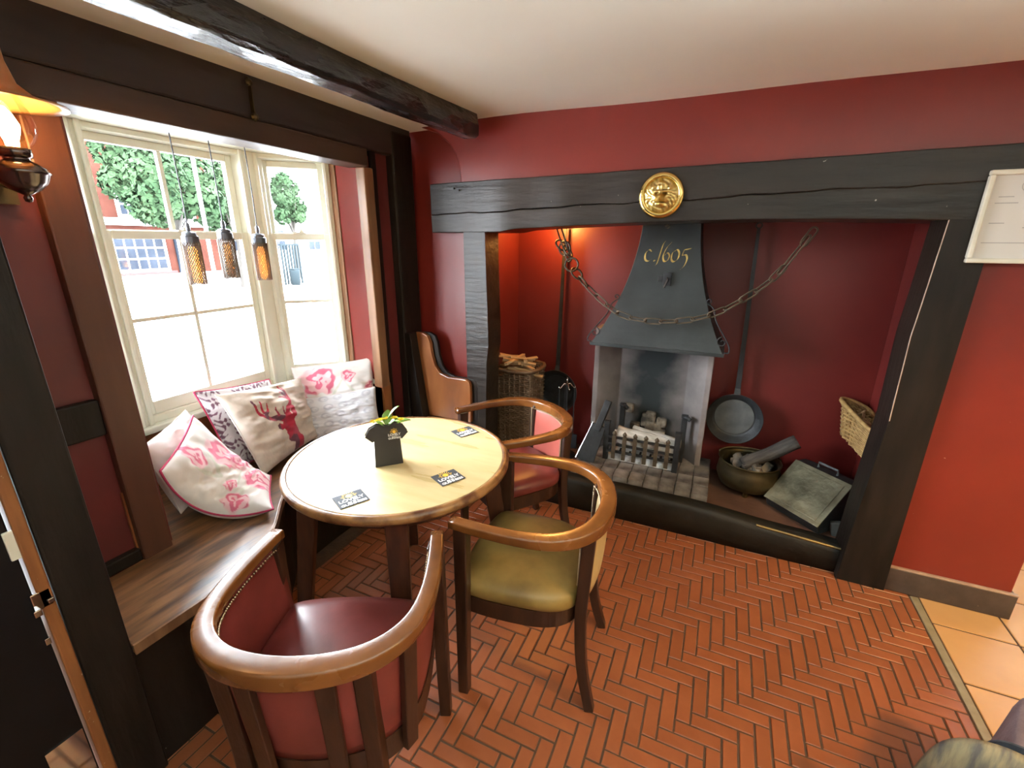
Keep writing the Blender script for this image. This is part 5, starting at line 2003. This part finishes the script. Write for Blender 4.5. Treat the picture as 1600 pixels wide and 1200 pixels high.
def cushion(label, rows, thick, colfn, piping, n=110, seed=0, toward=(1, -0.6, 0.4), wr=0.008, group='scatter cushions on the window bench', backcol=None):
    """rows: list (top->bottom) of (left, right) world points"""
    rows = [(Vector(a), Vector(b)) for a, b in rows]
    thick *= 1.25
    U, V = np.meshgrid(np.linspace(-1, 1, n + 1), np.linspace(-1, 1, n + 1), indexing='ij')   # U left->right, V bottom->top
    ui = U * (1 - 0.05 * (1 - V ** 2))
    vi = V * (1 - 0.05 * (1 - U ** 2))
    s, t = (ui + 1) / 2, (vi + 1) / 2
    A = np.array([list(r[0]) for r in rows])[::-1]
    B = np.array([list(r[1]) for r in rows])[::-1]
    m = len(rows)
    if m == 2:
        wts = [1 - t, t]
    else:
        wts = [(1 - t) * (1 - 2 * t), 4 * t * (1 - t), t * (2 * t - 1)]
    L = sum(w_[..., None] * A[i] for i, w_ in enumerate(wts))
    R_ = sum(w_[..., None] * B[i] for i, w_ in enumerate(wts))
    P = L * (1 - s[..., None]) + R_ * s[..., None]
    du = np.gradient(P, axis=0)
    dv = np.gradient(P, axis=1)
    nr_ = np.cross(du, dv)
    nr_ /= np.linalg.norm(nr_, axis=-1, keepdims=True) + 1e-9
    if (nr_.reshape(-1, 3).mean(0) @ np.array(toward)) < 0:
        nr_ = -nr_
    prof = np.clip((1 - U ** 2) * (1 - V ** 2), 0, 1) ** 0.42
    wrk = wr * (np.sin(9 * s + 14 * t + seed) * vnoise(s, t, 6, seed + 1) + 1.4 * (vnoise(s + 0.3 * t, t * 0.5, 9, seed + 2) - 0.5) + 0.7 * np.sin(30 * t + 6 * s + 7 * vnoise(s, t, 5, seed + 4)) * vnoise(s, t, 3, seed + 6) + 1.1 * (vnoise(s * 0.5, t, 24, seed + 7) - 0.5)) * prof
    F = P + nr_ * (thick / 2 * prof + wrk)[..., None]
    Bk = P - nr_ * (thick / 2 * prof)[..., None]
    c0 = F.reshape(-1, 3).mean(0)
    base = Vector((c0[0], c0[1], min(F[..., 2].min(), Bk[..., 2].min())))
    root = empty('cushion', base)
    tag(root, label, 'cushion', group)
    b_ = np.array(base)
    v1 = (F - b_).reshape(-1, 3)
    v2 = (Bk - b_).reshape(-1, 3)
    k = n + 1
    idx = np.arange(k * k).reshape(k, k)
    f1 = np.stack([idx[:-1, :-1], idx[1:, :-1], idx[1:, 1:], idx[:-1, 1:]], -1).reshape(-1, 4)
    f2 = f1[:, ::-1] + k * k
    me = bpy.data.meshes.new('cover')
    me.from_pydata(np.vstack([v1, v2]).tolist(), [], np.vstack([f1, f2]).tolist())
    ca = me.color_attributes.new('Col', 'FLOAT_COLOR', 'POINT')
    cf_ = colfn((U + 1) / 2, (V + 1) / 2)
    cb_ = np.ones_like(cf_) * np.array(backcol if backcol else (0.7, 0.62, 0.58))
    cc = np.concatenate([cf_.reshape(-1, 3), cb_.reshape(-1, 3)])
    cc = np.hstack([cc, np.ones((len(cc), 1))]).astype(np.float32)
    ca.data.foreach_set('color', cc.ravel())
    me.polygons.foreach_set('use_smooth', [True] * len(me.polygons))
    me.materials.append(M['cloth'])
    o = bpy.data.objects.new('cover', me)
    COL.objects.link(o)
    o.parent = root
    edge = [P[i, 0] for i in range(0, n, 4)] + [P[n, j] for j in range(0, n, 4)] + [P[n - i, n] for i in range(0, n, 4)] + [P[0, n - j] for j in range(0, n, 4)]
    tb_ = MB()
    tb_.tube([Vector(p - b_) for p in edge], 0.0042 if piping else 0.0028, 6, closed=True)
    tb_.build('piping', M['pipe'] if piping == 1 else M['pipe_pale'], root, smooth=True)
    return root


cushion('pale blush cushion leaning at the left end of the bay behind the rose cushion', [((-1.86, 0.80, 0.775), (-2.07, 1.09, 0.790)), ((-1.78, 0.84, 0.50), (-1.95, 1.13, 0.50))], 0.10, col_c1, 0, seed=1)
cushion('slumped rose-print cushion with crimson piping at the left of the bench', [((-1.74, 0.79, 0.715), (-1.945, 1.045, 0.80)), ((-1.67, 0.865, 0.515), (-1.82, 1.13, 0.580)), ((-1.50, 1.02, 0.490), (-1.70, 1.17, 0.515))], 0.10, col_c2, 1, seed=5)
cushion('purple and white scroll-print cushion tucked behind the stag cushion', [((-2.09, 1.148, 0.852), (-2.09, 1.52, 0.81)), ((-1.965, 1.18, 0.475), (-1.965, 1.52, 0.475))], 0.085, col_c3, 1, seed=9)
cushion('beige cushion printed with a dark red stag head', [((-2.00, 1.185, 0.84), (-2.02, 1.655, 0.79)), ((-1.80, 1.205, 0.475), (-1.885, 1.60, 0.495))], 0.09, col_deer, 0, seed=13, n=170, wr=0.012)
cushion('large white rose-print cushion standing against the right of the bay', [((-2.085, 1.660, 0.838), (-1.785, 1.962, 0.860)), ((-2.01, 1.60, 0.475), (-1.715, 1.88, 0.475))], 0.09, col_c5, 0, seed=17)
cushion('pale grey ring-print cushion in front of the white rose cushion', [((-1.985, 1.625, 0.685), (-1.715, 1.885, 0.715)), ((-1.93, 1.56, 0.475), (-1.645, 1.83, 0.475))], 0.075, col_c6, 0, seed=21)

# ------------------------------------------------------------------ pendants in the bay


def pendant(x, y, zb, label, on):
    r = empty('pendant_lamp', (x, y, zb))
    tag(r, label, 'pendant lamp', 'pendant lamps in the bay window')
    H_ = 0.188
    MB().tube([(0, 0, H_ + 0.05), (0.003, 0, (ZT - zb) * 0.6), (0, 0, ZT - zb)], 0.0022, 6).build('cord', M['cord'], r)
    MB().lathe([(0.004, H_ + 0.052), (0.008, H_ + 0.045), (0.0085, H_ + 0.028), (0.006, H_ + 0.02), (0.021, H_ + 0.016), (0.025, H_ + 0.012), (0.025, H_ + 0.003), (0.0302, H_), (0.0302, H_ - 0.034), (0.027, H_ - 0.034)], 24, None, True, False).build('cap', M['pcap'], r)
    # wire mesh sleeve
    n, rows, R_ = 22, 24, 0.0300
    vs, fs = [], []
    for i in range(rows + 1):
        for k in range(n):
            a = 2 * math.pi * (k + 0.5 * (i % 2)) / n
            vs.append((R_ * math.cos(a), R_ * math.sin(a), (H_ - 0.02) * i / rows))
    for i in range(rows - 1):
        for k in range(n):
            if i % 2 == 0:
                fs.append((i * n + k, (i + 1) * n + k, (i + 2) * n + k, (i + 1) * n + (k - 1) % n))
            else:
                fs.append((i * n + k, (i + 1) * n + (k + 1) % n, (i + 2) * n + k, (i + 1) * n + k))
    m = MB().add(vs, fs)
    o = m.build('mesh_sleeve', M['cage'], r, fix=False)
    wm = o.modifiers.new('wire', 'WIREFRAME')
    wm.thickness = 0.0042
    wm.use_replace = True
    MB().lathe([(0.006, 0.004), (0.0135, 0.010), (0.0165, 0.02), (0.0165, 0.135), (0.010, 0.150)], 18).build('bulb', M['amber_lit'] if on else M['amber'], r, smooth=True)
    fm_ = MB()
    fm_.tube([(0.0065 * math.cos(t * 5 * 6.28), 0.0065 * math.sin(t * 5 * 6.28), 0.02 + 0.105 * t) for t in np.linspace(0, 1, 90)], 0.0024 if on else 0.0009, 5)
    fm_.build('filament', M['filament'] if on else M['filament_off'], r, smooth=True)
    if on:
        light('pendant_glow', 'POINT', (x, y, zb + 0.07), 0.5, (1.0, 0.5, 0.16), 0.012)


pendant(-1.95, 1.180, 1.325, 'leftmost lit pendant lamp with a wire mesh sleeve in the bay window', True)
pendant(-1.95, 1.326, 1.340, 'unlit middle pendant lamp with a wire mesh sleeve in the bay window', False)
pendant(-1.95, 1.482, 1.323, 'rightmost lit pendant lamp with a wire mesh sleeve in the bay window', True)
lc = MB()
for (ya, yb) in ((1.26, 1.326), (1.326, 1.40)):
    lc.tube([(-1.95, ya + (yb - ya) * t, ZT - 0.004 - 0.016 * math.sin(math.pi * t)) for t in np.linspace(0, 1, 10)], 0.002, 6)
tag(lc.build('ceiling_flex', M['cord']), 'looped dark flex hooked under the bay soffit above the middle pendant', 'cable')

# ------------------------------------------------------------------ oil-lamp style wall lamp
wlp = empty('wall_lamp', (-1.55, 0.580, 1.585))
tag(wlp, 'brass oil-lamp style wall light with glass chimney and flared shade', 'wall lamp')
MB().lathe([(0.001, 0.0), (0.007, 0.002), (0.009, 0.010), (0.006, 0.016), (0.028, 0.028), (0.044, 0.045), (0.050, 0.062), (0.054, 0.066), (0.050, 0.070), (0.048, 0.076), (0.034, 0.088), (0.024, 0.092), (0.024, 0.098), (0.030, 0.100), (0.030, 0.118), (0.020, 0.120)], 28, None, False, True).build('font', M['gunmetal'], wlp, smooth=True)
MB().lathe([(0.022, 0.118), (0.036, 0.128), (0.047, 0.148), (0.050, 0.170), (0.044, 0.200), (0.030, 0.235), (0.021, 0.27), (0.019, 0.36)], 28, None, False, False).build('glass_chimney', M['bulbglass'], wlp, smooth=True)
MB().lathe([(0.001, 0.122), (0.012, 0.124), (0.013, 0.135), (0.020, 0.155), (0.022, 0.168), (0.014, 0.19), (0.004, 0.205)], 18, None, False, True).build('bulb', M['flame'], wlp, smooth=True)
sh = MB()
sh.lathe([(0.024, 0.36), (0.026, 0.30), (0.036, 0.255), (0.060, 0.232), (0.095, 0.219), (0.118, 0.214), (0.118, 0.211), (0.094, 0.215), (0.058, 0.228), (0.033, 0.252), (0.023, 0.30), (0.021, 0.36), (0.024, 0.36)], 36, None, False, False)
sh.build('shade', M['frost'], wlp, smooth=True)
am_ = MB()
am_.tube([(-0.13, 0, 0.05), (-0.09, 0, 0.04), (-0.06, 0, 0.05), (-0.045, 0, 0.06)], 0.006, 8)
am_.box(-0.142, -0.13, -0.03, 0.03, 0.0, 0.10)
am_.build('bracket', M['bronze'], wlp)

# ------------------------------------------------------------------ added fill uplighters behind, room pendant beside the camera
for k, (loc, pw, colr) in enumerate(FILL_UPLIGHTS):
    r = empty('added_uplighter', (loc[0], loc[1], 0))
    tag(r, ('added fill uplighter just behind the camera', 'added fill uplighter at the right side of the room', 'added fill uplighter at the rear of the room')[k], 'floor lamp', 'added ceiling fill uplighters')
    MB().lathe([(0.13, 0), (0.13, 0.015), (0.02, 0.03)], 24).build('base', M['iron'], r, smooth=True)
    MB().tube([(0, 0, 0.02), (0, 0, loc[2] - 0.08)], 0.012, 8).build('pole', M['iron'], r, smooth=True)
    MB().lathe([(0.02, loc[2] - 0.10), (0.07, loc[2] - 0.06), (0.13, loc[2]), (0.128, loc[2] + 0.002), (0.066, loc[2] - 0.055), (0.018, loc[2] - 0.09)], 28, None, True, True).build('bowl', M['iron'], r, smooth=True)
    light('added_uplight_fill', 'SPOT', (loc[0], loc[1], loc[2] + 0.01), pw * 3.1, colr, 0.08, (math.pi, 0, 0), spot_size=math.radians(118), spot_blend=0.55)
for k, (loc, pw, colr, rad) in enumerate(ROOM_LAMPS):
    r = empty('ceiling_pendant', (loc[0], loc[1], loc[2]))
    tag(r, ('warm shaded pendant lamp hanging right of the fireplace pier', 'shaded pendant lamp hanging just behind the camera', 'shaded pendant lamp at the right side of the room', 'shaded pendant lamp at the rear of the room')[k], 'pendant lamp', 'shaded pendants of the room')
    MB().lathe([(0.012, 0.14), (0.03, 0.13), (0.10, 0.06), (0.14, 0.02), (0.136, 0.02), (0.096, 0.056), (0.014, 0.125)], 28, None, True, False).build('lamp_shade', M['brass'], r, smooth=True)
    MB().tube([(0, 0, 0.09), (0, 0, ZC - loc[2])], 0.003, 6).build('cord', M['cord'], r)
    light('ceiling_pendant_glow', 'SPOT', loc, pw, colr, rad, spot_size=math.radians(150), spot_blend=0.5)

# ------------------------------------------------------------------ canvas bag at lower right
bg_ = empty('canvas_bag', (0.975, 1.19, 0), math.radians(-25.5))
tag(bg_, 'mauve grey canvas bag with a striped cloth at the lower right corner', 'bag')
m = MB()
vs, fs = [], []
prof = [(0.0, 0.94), (0.02, 1.0), (0.15, 1.03), (0.30, 1.0), (0.335, 0.985), (0.35, 0.95), (0.356, 0.85), (0.358, 0.4), (0.358, 0.02)]
NB = 36
for z, k in prof:
    for i in range(NB):
        a = 2 * math.pi * i / NB
        ca, sa = math.cos(a), math.sin(a)
        x = 0.20 * k * math.copysign(abs(ca) ** 0.35, ca)
        y = 0.165 * k * math.copysign(abs(sa) ** 0.35, sa)
        vs.append((x + 0.006 * math.sin(14 * z + 3 * a), y + 0.005 * math.sin(11 * z + 2 * a), z + 0.004 * math.sin(9 * x + 13 * y) * (z > 0.3)))
for i in range(len(prof) - 1):
    for j in range(NB):
        l = (j + 1) % NB
        fs.append((i * NB + j, i * NB + l, (i + 1) * NB + l, (i + 1) * NB + j))
fs += [tuple(range(NB - 1, -1, -1)), tuple((len(prof) - 1) * NB + j for j in range(NB))]
m.add(vs, fs).build('bag_body', M['bag'], bg_, smooth=True)
secf = lambda w_, t_: (lambda s: [(-w_, -t_), (0.0, -t_ * 1.3), (w_, -t_), (w_, t_), (0.0, t_ * 1.3), (-w_, t_)])
st_ = MB()
st_.sweep(catmull([(-0.10, -0.10, 0.368), (-0.17, -0.10, 0.366), (-0.215, -0.10, 0.33), (-0.222, -0.10, 0.20), (-0.222, -0.10, 0.05)], 6), secf(0.020, 0.003), up=Vector((0.02, 1, 0)))
st_.build('strap', M['bag_strap'], bg_)
sf = MB()
sf.sweep(catmull([(-0.14, -0.15, 0.345), (-0.20, -0.165, 0.345), (-0.25, -0.17, 0.30), (-0.275, -0.17, 0.18), (-0.28, -0.17, 0.03)], 6), secf(0.055, 0.014), up=Vector((0.05, 1, 0)))
sf.build('striped_cloth', M['scarf'], bg_, smooth=True)

# ------------------------------------------------------------------ street outside
ZG = -0.25
XFAC = -20.0
K = 20.0 / 11.0
struct(MB().box(-60, -2.32, -30, 45, ZG - 0.1, ZG).build('ground_street', M['road']), 'pale street outside the window')
bd = empty('brick_building', (XFAC, 12.0, ZG))
tag(bd, 'red brick building with a shop window across the street', 'building')


def fb(x0, x1, y0, y1, z0, z1):
    return MB().box(x0, x1, y0 - 12.0, y1 - 12.0, z0 - ZG, z1 - ZG)


fb(-4, 0, 7.5, 13.2, ZG, 6.5).build('facade', M['facade'], bd)
fb(0, 0.10, 7.5, 13.2, ZG, 0.24).build('pavement_strip', M['facade_white'], bd)  # added white strip standing in for the pavement below the shop
fb(0, 0.12, 7.5, 13.2, 2.0, 2.25).build('string_course', M['facade_white'], bd)


def far_window(y0, y1, z0, z1, nc, nr_):
    wroot = fb(0.0, 0.04, y0 - 0.08, y1 + 0.08, z0 - 0.08, z1 + 0.08).build('window', M['facade_white'], bd)
    dy, dz = (y1 - y0) / nc, (z1 - z0) / nr_
    for i in range(nc):
        for j in range(nr_):
            fb(0.035, 0.06, y0 + dy * i + 0.03, y0 + dy * (i + 1) - 0.03, z0 + dz * j + 0.03, z0 + dz * (j + 1) - 0.03).build('pane', M['shopglass'], wroot)


far_window(9.40, 11.05, 0.42, 1.62, 5, 3)
fb(0, 0.15, 9.2, 11.3, 0.26, 0.34).build('shop_sill', M['sign_red'], bd)
fb(0, 0.06, 11.45, 11.95, -0.1, 1.55).build('door', M['shopglass'], bd)
far_window(9.85, 10.35, 2.35, 3.10, 2, 2)
far_window(11.9, 12.4, 2.35, 3.10, 2, 2)
wh = empty('white_building', (XFAC - 2, 22.0, ZG))
tag(wh, 'white rendered building further along the street', 'building')
MB().box(-4, 0, -8.5, 14, 0, 5.0).build('facade', M['facade_white'], wh)
MB().prism([(-4.4, 5.0), (0.4, 5.0), (-2, 7.0)], -8.5, 14, 'y').build('roof', M['trunk'], wh)
for y0 in (-6.8, -4.6, -2.2, 1.0, 4.0, 7.5):
    f_ = MB().box(0, 0.04, y0, y0 + 0.9, 1.2, 2.3).build('window', M['facade_white'], wh)
    for a in range(2):
        for b_2 in range(2):
            MB().box(0.03, 0.06, y0 + 0.05 + 0.42 * a, y0 + 0.43 + 0.42 * a, 1.25 + 0.52 * b_2, 1.72 + 0.52 * b_2).build('pane', M['shopglass'], f_)


def tree(loc, h, rad, nleaf, label, seed):
    r_ = np.random.default_rng(seed)
    t = empty('street_tree', loc)
    tag(t, label, 'tree', 'trees in the street')
    tr_ = MB()
    tr_.tube([(0, 0, 0), (0.05, 0.05, h * 0.3), (0, 0.1, h * 0.6)], [0.14, 0.11, 0.05], 8)
    for k in range(5):
        a = k * 1.3
        tr_.tube([(0.02, 0.05, h * 0.35), (0.5 * rad * math.cos(a), 0.5 * rad * math.sin(a), h * 0.62)], [0.05, 0.02], 6)
    tr_.build('trunk', M['trunk'], t)
    cen = []
    for k in range(22):
        d = r_.normal(size=3)
        d /= np.linalg.norm(d)
        cen.append((d * np.array([rad, rad, h * 0.33]) * r_.random() ** 0.4 * 0.8, 0.28 + 0.22 * r_.random()))
    vs, fs = [], []
    for i in range(nleaf):
        c, cr2 = cen[r_.integers(len(cen))]
        d = r_.normal(size=3)
        d /= np.linalg.norm(d)
        p = c + d * cr2 * rad * 0.9
        p[2] += h * 0.66
        n1 = r_.normal(size=3)
        n1 /= np.linalg.norm(n1)
        n2 = np.cross(n1, d)
        n2 /= np.linalg.norm(n2) + 1e-9
        sz = 0.07 + 0.07 * r_.random()
        o = len(vs)
        vs += [p - n1 * sz, p - n2 * sz * 0.6, p + n1 * sz, p + n2 * sz * 0.6]
        fs.append((o, o + 1, o + 2, o + 3))
    MB().add([tuple(v) for v in vs], fs).build('crown', M['foliage'], t, fix=False)['kind'] = 'stuff'


tree((-16.5, 9.6, ZG), 5.3, 1.75, 9000, 'broad leafy tree in front of the brick building', 3)
tree((-17.0, 12.0, ZG), 4.6, 1.05, 6000, 'narrow leafy tree in the street right of the lamp post', 4)
tree((-19.0, 16.3, ZG), 5.6, 0.85, 3600, 'small distant tree seen through the narrow window', 5)
lp = empty('street_lamp_post', (-15.0, 9.62, ZG))
tag(lp, 'white street lamp post in front of the trees', 'lamp post')
MB().lathe([(0.09, 0), (0.09, 0.5), (0.055, 0.55), (0.05, 5.5)], 12).build('post', M['facade_white'], lp, smooth=True)
MB().box(-0.1, 0.5, -0.08, 0.08, 5.45, 5.58).build('lamp_head', M['facade_white'], lp, bevel=0.02)
bi = empty('litter_bin', (-16.0, 13.55, ZG))
tag(bi, 'teal litter bin standing on the street', 'bin')
MB().lathe([(0.16, 0), (0.20, 0.55), (0.21, 0.6), (0.18, 0.62)], 14).build('bin_body', M['bin'], bi, smooth=True)
MB().box(-0.17, 0.17, -0.17, 0.17, 0.62, 0.66).build('bin_lid', M['bin'], bi, bevel=0.02)
rk = empty('cycle_rack', (-16.4, 13.8, ZG))
tag(rk, 'dark railing of upright bars behind the litter bin', 'railing')
MB().box(-0.03, 0.03, -0.45, 0.45, 1.55, 1.62).build('top_rail', M['bin'], rk)
for k in range(7):
    MB().box(-0.03, 0.03, -0.44 + 0.14 * k, -0.38 + 0.14 * k, 0, 1.56).build('bar', M['bin'], rk)
